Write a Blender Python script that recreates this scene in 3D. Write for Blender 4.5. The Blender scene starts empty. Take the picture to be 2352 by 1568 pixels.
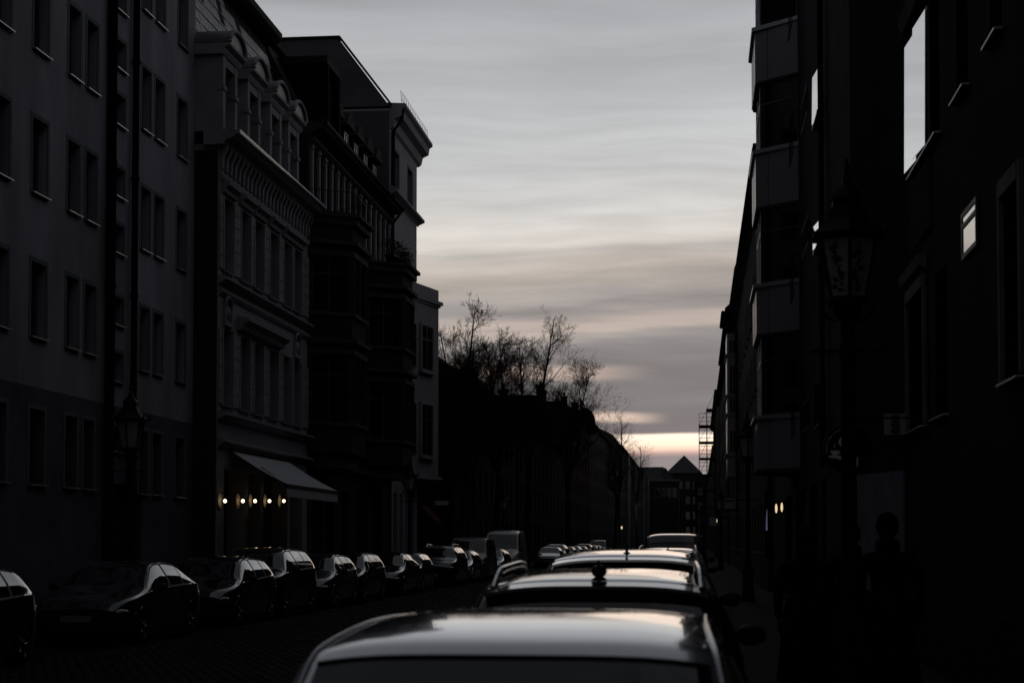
import bpy, math, random
import numpy as np
from mathutils import Vector, Matrix

random.seed(7)
SC = bpy.context.scene
COL = SC.collection
PI = math.pi
R = math.radians

# ------------------------------------------------------------------ camera
F, CX, CY = 4000.0, 1176.0, 784.0          # focal length and centre, in pixels of a 2352 x 1568 frame
YAW, PITCH, SHIFT = R(6.05), R(2.3), 300.0
EYE = Vector((0, 0, 1.75))
cd = bpy.data.cameras.new('camera')
cam = bpy.data.objects.new('camera', cd)
COL.objects.link(cam)
cam.location = EYE
cam.rotation_euler = (R(90) + PITCH, 0, YAW)
cd.sensor_width = 36
cd.lens = 36 * F / 2352
cd.shift_y = SHIFT / 2352
cd.clip_start = .1
cd.clip_end = 3000
cd.dof.use_dof = True
cd.dof.focus_distance = 60
cd.dof.aperture_fstop = 3.6
SC.camera = cam
CROT = cam.rotation_euler.to_matrix()


def ray(px, py):
    return (CROT @ Vector(((px - CX) / F, (CY - py + SHIFT) / F, -1))).normalized()


def onX(px, py, X):
    d = ray(px, py); t = X / d.x
    return EYE + d * t


def onY(px, py, Y):
    d = ray(px, py); t = Y / d.y
    return EYE + d * t


def onZ(px, py, Z):
    d = ray(px, py); t = (Z - EYE.z) / d.z
    return EYE + d * t


# ------------------------------------------------------------------ sky
world = bpy.data.worlds.new('World')
SC.world = world
world.use_nodes = True
nt = world.node_tree
nt.nodes.clear()
N = nt.nodes.new
L = nt.links.new


def M(op, a, b=None, c=None, clamp=False):
    n = N('ShaderNodeMath'); n.operation = op; n.use_clamp = clamp
    for i, v in enumerate((a, b, c)):
        if v is None: continue
        if isinstance(v, (int, float)): n.inputs[i].default_value = v
        else: L(v, n.inputs[i])
    return n.outputs[0]


def smooth(v, a, b):
    n = N('ShaderNodeMapRange'); n.interpolation_type = 'SMOOTHSTEP'
    L(v, n.inputs[0]); n.inputs[1].default_value = a; n.inputs[2].default_value = b
    return n.outputs[0]


def ramp(v, stops, interp='EASE'):
    n = N('ShaderNodeValToRGB'); n.color_ramp.interpolation = interp
    e = n.color_ramp.elements
    while len(e) < len(stops): e.new(.5)
    for k, (p, c) in enumerate(stops):
        e[k].position = p; e[k].color = (*c, 1)
    L(v, n.inputs[0])
    return n.outputs[0]


def mixc(fac, a, b, mode='MIX'):
    n = N('ShaderNodeMix'); n.data_type = 'RGBA'; n.blend_type = mode
    if isinstance(fac, (int, float)): n.inputs[0].default_value = fac
    else: L(fac, n.inputs[0])
    for k, v in ((6, a), (7, b)):
        if isinstance(v, tuple): n.inputs[k].default_value = (*v, 1)
        else: L(v, n.inputs[k])
    return n.outputs[2]


def noise(vec, scale, detail=4, rough=.55):
    n = N('ShaderNodeTexNoise'); n.inputs['Scale'].default_value = scale
    n.inputs['Detail'].default_value = detail; n.inputs['Roughness'].default_value = rough
    L(vec, n.inputs['Vector'])
    return n.outputs[0]


tc = N('ShaderNodeTexCoord')
sep = N('ShaderNodeSeparateXYZ'); L(tc.outputs['Generated'], sep.inputs[0])
dx, dy, dz = sep.outputs
az = M('ARCTAN2', dx, dy)                     # azimuth measured from the street axis, right positive
el = M('ABSOLUTE', dz)


def strata(sa, se, off):
    c = N('ShaderNodeCombineXYZ')
    L(M('MULTIPLY', az, sa), c.inputs[0]); L(M('MULTIPLY', el, se), c.inputs[1]); c.inputs[2].default_value = off
    return c.outputs[0]


tilt = M('MULTIPLY_ADD', az, -.035, el)       # the layers dip slightly to the right
wA = M('MULTIPLY', M('SUBTRACT', noise(strata(4, 24, 3.1), 1, 3), .5), .030)
wB = M('MULTIPLY', M('SUBTRACT', noise(strata(8, 90, 8.7), 1, 4), .5), .016)
ez = M('ADD', M('ADD', tilt, wA), wB)
SKY_STOPS = [(0, (.30, .28, .29)), (.044, (.29, .27, .28)), (.060, (.23, .215, .225)), (.072, (.185, .18, .192)),
             (.090, (.195, .19, .20)), (.104, (.215, .207, .213)), (.113, (.235, .228, .236)), (.1195, (.29, .275, .27)),
             (.1265, (.55, .465, .41)), (.133, (.41, .36, .34)), (.1395, (.275, .263, .265)), (.1455, (.41, .375, .355)), (.151, (.47, .425, .385)),
             (.157, (.57, .505, .455)), (.1635, (.55, .505, .47)), (.168, (.50, .47, .445)), (.174, (.63, .59, .54)),
             (.185, (.615, .595, .565)), (.215, (.565, .57, .575)), (.255, (.47, .48, .495)), (.300, (.40, .41, .43)),
             (.42, (.305, .315, .335)), (.65, (.16, .167, .182)), (1, (.095, .10, .112))]
base = ramp(ez, SKY_STOPS, 'LINEAR')
# thin bright and dark wisps
warp = M('MULTIPLY', M('SUBTRACT', noise(strata(5, 14, 6.6), 1, 2), .5), .03)
el0 = el; el = M('ADD', el, warp)
w1 = noise(strata(3.6, 40, 1.7), 1, 4, .5)
w2 = noise(strata(10, 110, 5.2), 1, 6, .6)
el = el0
wis = M('ADD', M('MULTIPLY', M('SUBTRACT', w1, .5), 1.05), M('MULTIPLY', M('SUBTRACT', w2, .5), .62))
amp = M('MULTIPLY', smooth(el, .055, .10), M('MULTIPLY_ADD', smooth(el, .15, .26), -.60, 1))
blot = M('MULTIPLY', M('SUBTRACT', noise(strata(3.2, 11, 9.4), 1, 4, .55), .5), .28)
fac = M('ADD', M('MULTIPLY_ADD', wis, amp, 1), blot)
c3 = N('ShaderNodeCombineXYZ')
for k in range(3): L(fac, c3.inputs[k])
cloud = mixc(1, base, c3.outputs[0], 'MULTIPLY')
# the clear slit under the cloud bank where the sun went down, and the smaller gap above it
edge = M('MULTIPLY_ADD', M('SUBTRACT', noise(strata(6, 10, 2.2), 1, 3), .5), .004, el)
slit = M('MULTIPLY', smooth(edge, .0475, .0535), smooth(edge, .0628, .0608))
azs = M('MULTIPLY', smooth(az, -.42, -.10), smooth(az, .40, .10))
slit = M('MULTIPLY', slit, azs)
slitc = ramp(M('MULTIPLY', edge, 10), [(.45, (.48, .33, .32)), (.505, (.88, .54, .46)), (.555, (1.2, .96, .74)), (.60, (1.22, 1.03, .86)), (.64, (1.12, .88, .72))], 'LINEAR')
cloud = mixc(slit, cloud, slitc)
g2e = M('MULTIPLY_ADD', az, .04, edge)
gap = M('MULTIPLY', M('MULTIPLY', smooth(g2e, .0655, .0690), smooth(g2e, .0745, .0705)), M('MULTIPLY', smooth(az, -.012, -.045), smooth(az, -.30, -.12)))
cloud = mixc(M('MULTIPLY', gap, .85), cloud, (.86, .66, .54))
g3 = M('MULTIPLY', M('MULTIPLY', smooth(edge, .091, .0955), smooth(edge, .1035, .0985)), smooth(az, -.020, -.075))
cloud = mixc(M('MULTIPLY', g3, .75), cloud, (.62, .48, .41))
# dusk: the half of the sky away from the sunset is dimmer
hz = M('COSINE', az)
dim = M('MULTIPLY_ADD', smooth(hz, -.9, .85), .72, .28)
dim3 = N('ShaderNodeCombineXYZ')
for k in range(3): L(dim, dim3.inputs[k])
cloud = mixc(smooth(el, .95, .45), cloud, mixc(1, cloud, dim3.outputs[0], 'MULTIPLY'))
nishita = N('ShaderNodeTexSky')
nishita.sky_type = 'NISHITA'
nishita.sun_disc = False
nishita.sun_elevation = R(2.0)
nishita.sun_rotation = R(-2)
thin = N('ShaderNodeMixRGB'); thin.blend_type = 'ADD'; thin.inputs[0].default_value = .0012
L(cloud, thin.inputs[1]); L(nishita.outputs[0], thin.inputs[2])
bg = N('ShaderNodeBackground'); L(thin.outputs[0], bg.inputs[0]); bg.inputs[1].default_value = 1.0
wo = N('ShaderNodeOutputWorld'); L(bg.outputs[0], wo.inputs[0])

# ------------------------------------------------------------------ sun, already behind the cloud bank
sd = bpy.data.lights.new('sun', 'SUN')
sun = bpy.data.objects.new('sun', sd)
COL.objects.link(sun)
sd.energy = .03
sd.angle = R(14)
sd.color = (1, .78, .6)
sun.rotation_euler = (R(-87), 0, R(-2))

vs = SC.view_settings
vs.view_transform = 'Standard'
vs.look = 'None'
vs.exposure = 0
vs.gamma = 1
vs.use_curve_mapping = False
SC.cycles.use_denoising = True
SC.cycles.max_bounces = 6
SC.cycles.diffuse_bounces = 2
SC.cycles.caustics_reflective = False
SC.cycles.caustics_refractive = False


# ------------------------------------------------------------------ materials
def mat(name, col, rough=.8, metal=0, var=0, vscale=3, bump=0, bscale=20, ior=1.5, coat=0, emit=None, estr=0, stretch=(1, 1, 1), spec=None):
    m = bpy.data.materials.new(name)
    m.use_nodes = True
    t = m.node_tree
    p = t.nodes['Principled BSDF']
    p.inputs['Base Color'].default_value = (*col, 1)
    p.inputs['Roughness'].default_value = rough
    p.inputs['Metallic'].default_value = metal
    p.inputs['IOR'].default_value = ior
    if spec is None and rough > .7: spec = .02
    if spec is not None: p.inputs['Specular IOR Level'].default_value = spec
    if coat:
        p.inputs['Coat Weight'].default_value = coat
        p.inputs['Coat Roughness'].default_value = .02
        p.inputs['Coat IOR'].default_value = 1.55
    if emit:
        p.inputs['Emission Color'].default_value = (*emit, 1)
        p.inputs['Emission Strength'].default_value = estr
    if var or bump:
        g = t.nodes.new('ShaderNodeNewGeometry')
        mp = t.nodes.new('ShaderNodeVectorMath'); mp.operation = 'MULTIPLY'; mp.inputs[1].default_value = stretch
        t.links.new(g.outputs['Position'], mp.inputs[0])
    if var:
        n = t.nodes.new('ShaderNodeTexNoise'); n.inputs['Scale'].default_value = vscale
        n.inputs['Detail'].default_value = 6; n.inputs['Roughness'].default_value = .6
        t.links.new(mp.outputs[0], n.inputs['Vector'])
        r = t.nodes.new('ShaderNodeMapRange'); r.inputs[1].default_value = .3; r.inputs[2].default_value = .7
        r.inputs[3].default_value = 1 - var; r.inputs[4].default_value = 1 + var
        t.links.new(n.outputs[0], r.inputs[0])
        v = t.nodes.new('ShaderNodeVectorMath'); v.operation = 'SCALE'; v.inputs[0].default_value = col
        t.links.new(r.outputs[0], v.inputs['Scale'])
        t.links.new(v.outputs[0], p.inputs['Base Color'])
        if rough > .3:
            rr = t.nodes.new('ShaderNodeMapRange'); rr.inputs[3].default_value = min(1, rough + .1); rr.inputs[4].default_value = rough - .12
            t.links.new(n.outputs[0], rr.inputs[0]); t.links.new(rr.outputs[0], p.inputs['Roughness'])
    if bump:
        n2 = t.nodes.new('ShaderNodeTexNoise'); n2.inputs['Scale'].default_value = bscale; n2.inputs['Detail'].default_value = 4
        t.links.new(mp.outputs[0], n2.inputs['Vector'])
        b = t.nodes.new('ShaderNodeBump'); b.inputs['Strength'].default_value = bump; b.inputs['Distance'].default_value = .02
        t.links.new(n2.outputs[0], b.inputs['Height']); t.links.new(b.outputs[0], p.inputs['Normal'])
    return m


MAT = dict(
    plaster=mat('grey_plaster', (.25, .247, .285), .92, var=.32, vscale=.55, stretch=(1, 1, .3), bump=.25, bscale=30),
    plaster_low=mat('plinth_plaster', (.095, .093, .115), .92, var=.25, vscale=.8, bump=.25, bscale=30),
    surround=mat('window_surround_paint', (.13, .14, .155), .85, var=.06),
    zinc=mat('zinc_sheet', (.35, .36, .38), .38, metal=.6, var=.15, vscale=6),
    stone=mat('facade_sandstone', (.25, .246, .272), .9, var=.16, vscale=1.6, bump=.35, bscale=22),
    stone_dk=mat('soot_stucco_and_shade', (.028, .027, .031), .9, var=.2, vscale=1.2, bump=.3, bscale=18),  # own colour of the oriel house, also painted shade on an end wall
    trim_dk=mat('dark_moulding', (.05, .05, .053), .8, var=.2, vscale=2),
    pale=mat('pale_stucco', (.23, .225, .25), .9, var=.1, vscale=.9, bump=.2, bscale=20),
    fire=mat('bare_fire_wall', (.085, .083, .10), .95, var=.22, vscale=.5, bump=.3, bscale=12),
    slate=mat('roof_slate', (.10, .10, .11), .5, var=.25, vscale=4),
    tar=mat('dark_roofing', (.022, .022, .025), .75, var=.25, vscale=2),
    wframe=mat('painted_window_frame', (.10, .10, .105), .5),
    wframe_dk=mat('dark_window_frame', (.03, .03, .032), .5),
    windscreen=mat('windscreen_glass', (.008, .009, .013), .03, ior=1.7),
    beigeglass=mat('beige_coated_glass', (.27, .26, .24), .05, metal=1, var=.12, vscale=5, stretch=(1, 6, .6)),  # darker beige mirror tint with streaky variation
    coated=mat('coated_window_glass', (.86, .87, .88), .02, metal=1, bump=.05, bscale=1.1),
    glass=mat('window_glass', (.006, .007, .009), .015, ior=1.75, bump=.03, bscale=1.2),
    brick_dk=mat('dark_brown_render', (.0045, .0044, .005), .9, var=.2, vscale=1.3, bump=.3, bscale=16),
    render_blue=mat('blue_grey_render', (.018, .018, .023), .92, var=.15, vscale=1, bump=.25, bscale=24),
    panel=mat('bay_cladding_panel', (.175, .17, .195), .28, var=.06, vscale=2),
    pale_panel=mat('pale_wall_panel', (.16, .158, .19), .9, var=.18, vscale=2.5, bump=.2, bscale=25),
    far=mat('far_facade', (.03, .03, .033), .9, var=.3, vscale=.8),
    far_pale=mat('far_pale_facade', (.13, .128, .135), .9, var=.3, vscale=1.5),
    far_red=mat('far_brick_facade', (.022, .007, .004), .9, var=.25, vscale=1),
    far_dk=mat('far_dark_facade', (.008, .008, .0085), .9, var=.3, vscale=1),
    far_roof=mat('far_roof', (.06, .06, .068), .8, var=.15, vscale=1),
    door=mat('dark_door_paint', (.006, .006, .007), .7, spec=.1),
    pipe=mat('dark_downpipe', (.005, .0045, .0045), .8),
    iron=mat('black_cast_iron', (.004, .004, .0045), .6, var=.2, vscale=10, spec=.08),
    lglass=mat('frosted_lantern_glass', (.27, .27, .28), .35, var=.3, vscale=14),
    awning=mat('grey_awning_canvas', (.42, .42, .44), .85, var=.07, vscale=3),
    red=mat('red_canvas', (.06, .014, .009), .85, var=.15),
    shop=mat('shopfront_wood', (.006, .0055, .005), .6, spec=.1),
    back=mat('brass_backplate', (.40, .34, .24), .6),
    bulb=mat('lit_bulb', (1, .9, .7), .4, emit=(1, .74, .46), estr=4),
    bulb2=mat('lit_tube', (1, .9, .7), .4, emit=(1, .74, .45), estr=.85),
    screen=mat('lit_screen', (.3, .3, .5), .4, emit=(.45, .45, .8), estr=.11),
    sign=mat('black_sign_board', (.006, .006, .007), .4),
    signw=mat('white_sign_print', (.75, .75, .75), .6),
    plate=mat('pale_sign_enamel', (.28, .28, .30), .5, var=.1, vscale=30),
    print_dk=mat('dark_sign_print', (.03, .03, .035), .6),
    bark=mat('bark', (.02, .016, .014), .95, var=.3, vscale=8),
    leaf=mat('box_plant_leaves', (.012, .016, .010), .8, var=.3, vscale=20),
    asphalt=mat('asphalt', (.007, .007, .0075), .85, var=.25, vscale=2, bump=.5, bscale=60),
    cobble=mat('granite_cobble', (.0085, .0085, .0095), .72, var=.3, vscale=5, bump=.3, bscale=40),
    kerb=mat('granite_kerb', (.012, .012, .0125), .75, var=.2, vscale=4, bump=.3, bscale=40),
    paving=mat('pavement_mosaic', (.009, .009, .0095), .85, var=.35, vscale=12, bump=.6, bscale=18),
    soil=mat('ground_soil', (.035, .033, .03), .95, var=.3, vscale=.4),
    tyre=mat('tyre_rubber', (.012, .012, .012), .8),
    rim=mat('alloy_rim', (.10, .10, .11), .45, metal=.9),
    carglass=mat('car_glass', (.004, .005, .007), .012, ior=2.5),
    trim=mat('black_car_trim', (.004, .004, .005), .55, spec=.2),
    rail=mat('brushed_roof_rail', (.55, .55, .56), .22, metal=1),
    lens=mat('headlight_lens', (.10, .10, .11), .06, ior=1.6, coat=1),
    tail=mat('tail_light_red', (.10, .006, .005), .08, ior=1.6, coat=1),
    nplate=mat('number_plate_white', (.16, .16, .16), .5),
    cloth=mat('dark_coat', (.003, .003, .0035), .95, var=.2, vscale=8),
    cloth2=mat('dark_trousers', (.003, .003, .0035), .9),
    skin=mat('skin', (.035, .025, .02), .8),
    scaf=mat('scaffold_steel', (.07, .07, .075), .5, metal=.5),
    plank=mat('scaffold_plank', (.05, .042, .035), .85, var=.2),
    paint_silver=mat('silver_car_paint', (.58, .59, .61), .13, metal=.85, coat=1),
    paint_grey=mat('grey_car_paint', (.10, .105, .115), .25, metal=.8, coat=1),
    paint_black=mat('black_car_paint', (.006, .006, .007), .12, metal=.2, ior=1.6, coat=1),
    paint_dark=mat('anthracite_car_paint', (.028, .030, .036), .22, metal=.7, coat=1),
    paint_blue=mat('dark_blue_car_paint', (.012, .016, .035), .2, metal=.6, coat=1),
    paint_white=mat('white_car_paint', (.40, .40, .40), .25, ior=1.5, coat=1),
    paint_van=mat('grey_van_paint', (.16, .16, .17), .28, metal=.3, coat=1),
)


# ------------------------------------------------------------------ mesh helpers
class MB:
    def __init__(self):
        self.v = []; self.f = []; self.sm = []

    def quad(self, *p, smooth=False):
        n = len(self.v); self.v += [tuple(q) for q in p]
        self.f.append(tuple(range(n, n + len(p)))); self.sm.append(smooth)
        return self

    def box(self, x0, x1, y0, y1, z0, z1):
        n = len(self.v)
        self.v += [(x0, y0, z0), (x1, y0, z0), (x1, y1, z0), (x0, y1, z0), (x0, y0, z1), (x1, y0, z1), (x1, y1, z1), (x0, y1, z1)]
        for q in ((0, 3, 2, 1), (4, 5, 6, 7), (0, 1, 5, 4), (1, 2, 6, 5), (2, 3, 7, 6), (3, 0, 4, 7)):
            self.f.append(tuple(n + k for k in q)); self.sm.append(False)
        return self

    def prism(self, prof, a0, a1, axis='x'):
        """profile of 2-D points extruded along an axis: 'x' takes (y,z), 'y' takes (x,z), 'z' takes (x,y)"""
        n = len(self.v); k = len(prof)
        for a in (a0, a1):
            for p, q in prof:
                self.v.append({'x': (a, p, q), 'y': (p, a, q), 'z': (p, q, a)}[axis])
        self.f.append(tuple(range(n + k - 1, n - 1, -1))); self.f.append(tuple(range(n + k, n + 2 * k)))
        self.sm += [False, False]
        for i in range(k):
            j = (i + 1) % k
            self.f.append((n + i, n + j, n + k + j, n + k + i)); self.sm.append(False)
        return self

    def tube(self, pts, rad, n=6, cap=True):
        pts = [Vector(p) for p in pts]
        if isinstance(rad, (int, float)): rad = [rad] * len(pts)
        st = len(self.v); up = Vector((0, 0, 1))
        for i, p in enumerate(pts):
            d = (pts[min(i + 1, len(pts) - 1)] - pts[max(i - 1, 0)])
            d = d.normalized() if d.length > 1e-9 else up
            a = d.cross(up if abs(d.z) < .95 else Vector((1, 0, 0))).normalized(); b = d.cross(a)
            for k in range(n):
                t = 2 * PI * k / n
                self.v.append(tuple(p + (a * math.cos(t) + b * math.sin(t)) * rad[i]))
        for i in range(len(pts) - 1):
            for k in range(n):
                q = (k + 1) % n
                self.f.append((st + i * n + k, st + i * n + q, st + (i + 1) * n + q, st + (i + 1) * n + k)); self.sm.append(True)
        if cap and n > 3:
            self.f.append(tuple(st + k for k in range(n))); self.f.append(tuple(st + (len(pts) - 1) * n + k for k in range(n - 1, -1, -1)))
            self.sm += [False, False]
        return self

    def lathe(self, prof, n=12, c=(0, 0, 0), axis='z', smooth=True, rot=0):
        st = len(self.v)
        for r, h in prof:
            for k in range(n):
                t = 2 * PI * k / n + rot
                a, b = r * math.cos(t), r * math.sin(t)
                p = {'z': (a, b, h), 'y': (a, h, b), 'x': (h, a, b)}[axis]
                self.v.append((p[0] + c[0], p[1] + c[1], p[2] + c[2]))
        m = len(prof)
        for i in range(m - 1):
            for k in range(n):
                q = (k + 1) % n
                self.f.append((st + i * n + k, st + i * n + q, st + (i + 1) * n + q, st + (i + 1) * n + k)); self.sm.append(smooth)
        self.f.append(tuple(st + k for k in range(n - 1, -1, -1))); self.f.append(tuple(st + (m - 1) * n + k for k in range(n)))
        self.sm += [False, False]
        return self

    def ell(self, c, r, nu=12, nv=8):
        prof = []
        for i in range(nv + 1):
            t = PI * i / nv
            prof.append((max(.02, math.sin(t)), -math.cos(t)))
        st = len(self.v)
        self.lathe(prof, nu)
        for i in range(st, len(self.v)):
            x, y, z = self.v[i]
            self.v[i] = (c[0] + x * r[0], c[1] + y * r[1], c[2] + z * r[2])
        return self

    def mesh(self, name):
        me = bpy.data.meshes.new(name)
        me.from_pydata(self.v, [], self.f)
        me.polygons.foreach_set('use_smooth', self.sm)
        me.update()
        return me

    def build(self, name, m, parent=None, loc=None):
        return obj(name, self.mesh(name), m, parent, loc)


def obj(name, me, m, parent=None, loc=None):
    o = bpy.data.objects.new(name, me)
    COL.objects.link(o)
    if m is not None:
        m = MAT[m] if isinstance(m, str) else m
        if len(me.materials) == 0: me.materials.append(m)
        elif me.materials[0] != m:
            o.material_slots[0].link = 'OBJECT'; o.material_slots[0].material = m
    if parent: o.parent = parent
    if loc: o.location = loc
    return o


def thing(name, label, cat, loc=(0, 0, 0), rz=0, group=None):
    o = bpy.data.objects.new(name, None)
    COL.objects.link(o)
    o.empty_display_size = .2
    o.location = loc; o.rotation_euler = (0, 0, rz)
    o['label'] = label; o['category'] = cat
    if group: o['group'] = group
    return o


def struct(name, mb, m):
    o = mb.build(name, m); o['kind'] = 'structure'; return o


def copy_tree(o, parent=None):
    c = o.copy(); COL.objects.link(c)
    if parent: c.parent = parent
    for ch in list(o.children): copy_tree(ch, c)
    return c


CACHE = {}


def cached(key, fn):
    if key not in CACHE: CACHE[key] = fn()
    return CACHE[key]


# ------------------------------------------------------------------ buildings, in a frame of their own: x along the street, y into the house, z up
class House:
    def __init__(self, name, label, side, xf, y0, y1, cat='building', group=None):
        self.s = 1 if side == 'left' else -1
        self.xf, self.y0, self.y1, self.W = xf, y0, y1, y1 - y0
        # the origin sits at the facade's foot; local x runs away from the camera on the left, towards it on the right
        base = y0 if side == 'left' else y1
        self.root = thing(name, label, cat, (xf, base, 0), PI / 2 if side == 'left' else -PI / 2, group)
        self.base = base

    def x(self, Y): return (Y - self.base) * self.s
    def y(self, X): return -(X - self.xf) * self.s

    def rect(self, xa, xb, yt, yb, px_mid=None, X=None):
        """local x range and z range of a rectangle seen between two pixel columns, with top and bottom rows taken at the middle"""
        X = self.xf if X is None else X
        pm = (xa + xb) / 2 if px_mid is None else px_mid
        a, b = sorted((self.x(onX(xa, 900, X).y), self.x(onX(xb, 900, X).y)))
        return a, b, onX(pm, yb, X).z, onX(pm, yt, X).z

    def wall(self, z1, depth, holes, m, reveal=.22, name='wall', z0=0, x0=0, x1=None, top=None):
        x1 = self.W if x1 is None else x1
        b = MB()
        xs = sorted({x0, x1, *[h[0] for h in holes], *[h[1] for h in holes]})
        zs = sorted({z0, z1, *[h[2] for h in holes], *[h[3] for h in holes]})
        for i in range(len(xs) - 1):
            for j in range(len(zs) - 1):
                mx, mz = (xs[i] + xs[i + 1]) / 2, (zs[j] + zs[j + 1]) / 2
                if any(h[0] < mx < h[1] and h[2] < mz < h[3] for h in holes): continue
                b.quad((xs[i], 0, zs[j]), (xs[i + 1], 0, zs[j]), (xs[i + 1], 0, zs[j + 1]), (xs[i], 0, zs[j + 1]))
        for h in holes:
            a, c, d, e = h[:4]; r = h[4] if len(h) > 4 else reveal
            b.quad((a, 0, d), (c, 0, d), (c, r + .1, d), (a, r + .1, d)); b.quad((a, 0, e), (a, r + .1, e), (c, r + .1, e), (c, 0, e))
            b.quad((a, 0, d), (a, r + .1, d), (a, r + .1, e), (a, 0, e)); b.quad((c, 0, d), (c, 0, e), (c, r + .1, e), (c, r + .1, d))
        D = depth
        b.quad((x0, 0, z0), (x0, 0, z1), (x0, D, z1), (x0, D, z0)); b.quad((x1, 0, z0), (x1, D, z0), (x1, D, z1), (x1, 0, z1))
        b.quad((x0, D, z0), (x0, D, z1), (x1, D, z1), (x1, D, z0))
        b.quad((x0, 0, z1), (x1, 0, z1), (x1, D, z1), (x0, D, z1))
        return b.build(name, m, self.root)

    def box(self, name, x0, x1, y0, y1, z0, z1, m, parent=None):
        return MB().box(x0, x1, y0, y1, z0, z1).build(name, m, parent or self.root)

    def window(self, h, reveal=.22, bars=(1, 0), frame='wframe', sill=True, sillm='zinc', surround=None, glass='glass', name='window', parent=None, rz=0, at=None, tilt=0, tiltx=0, prot=0):
        a, c, d, e = h[:4]; r = h[4] if len(h) > 4 else reveal
        w, hh = round(c - a, 2), round(e - d, 2)
        nx, nz = bars

        def frame_mesh():
            b = MB(); t = .055
            b.box(-w / 2, -w / 2 + t, 0, .06, 0, hh); b.box(w / 2 - t, w / 2, 0, .06, 0, hh)
            b.box(-w / 2 + t, w / 2 - t, 0, .06, 0, t); b.box(-w / 2 + t, w / 2 - t, 0, .06, hh - t, hh)
            for k in range(nx):
                q = -w / 2 + w * (k + 1) / (nx + 1); b.box(q - .03, q + .03, -.005, .05, t, hh - t)
            for k in range(nz):
                q = hh * (.70 if nz == 1 else (k + 1) / (nz + 1)); b.box(-w / 2 + t, w / 2 - t, -.002, .052, q - .025, q + .025)
            return b.mesh('window')
        fm = cached(('fr', w, hh, bars), frame_mesh)
        f = obj(name, fm, frame, parent or self.root, at or ((a + c) / 2, r, d))
        f.rotation_euler.z = rz
        pw = w / (nx + 1)
        pm = cached(('pane', w, hh, nx), lambda: MB().box(-pw / 2 + .02, pw / 2 - .02, .025, .035, .04, hh - .04).mesh('pane'))
        for k in range(nx + 1):
            p = obj('pane', pm, glass, f, (-w / 2 + pw * (k + .5), -prot, 0))
            if tilt or tiltx: p.rotation_euler = (tiltx, 0, tilt)
        if sill:
            sm_ = cached(('sill', w, round(r, 2)), lambda: MB().prism([(-r - .09, -.045), (-r - .09, -.02), (0, .012), (0, -.02)], -w / 2 - .06, w / 2 + .06).mesh('sill'))
            obj('sill', sm_, sillm, f, (0, 0, 0))
        if surround:
            t = surround
            su = cached(('sur', w, hh, t, round(r, 2)), lambda: MB().box(-w / 2 - t, -w / 2, -r - .015, -r + .02, -.03, hh + t).box(w / 2, w / 2 + t, -r - .015, -r + .02, -.03, hh + t).box(-w / 2, w / 2, -r - .015, -r + .02, hh, hh + t).mesh('surround'))
            obj('surround', su, 'surround', f)
        return f


# ------------------------------------------------------------------ cars
def sm1(a, n, reps=2):
    for _ in range(reps):
        p = np.pad(a, n, mode='edge'); k = np.ones(2 * n + 1) / (2 * n + 1)
        b = np.convolve(p, k, mode='valid')
        a = b
    return a


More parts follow.
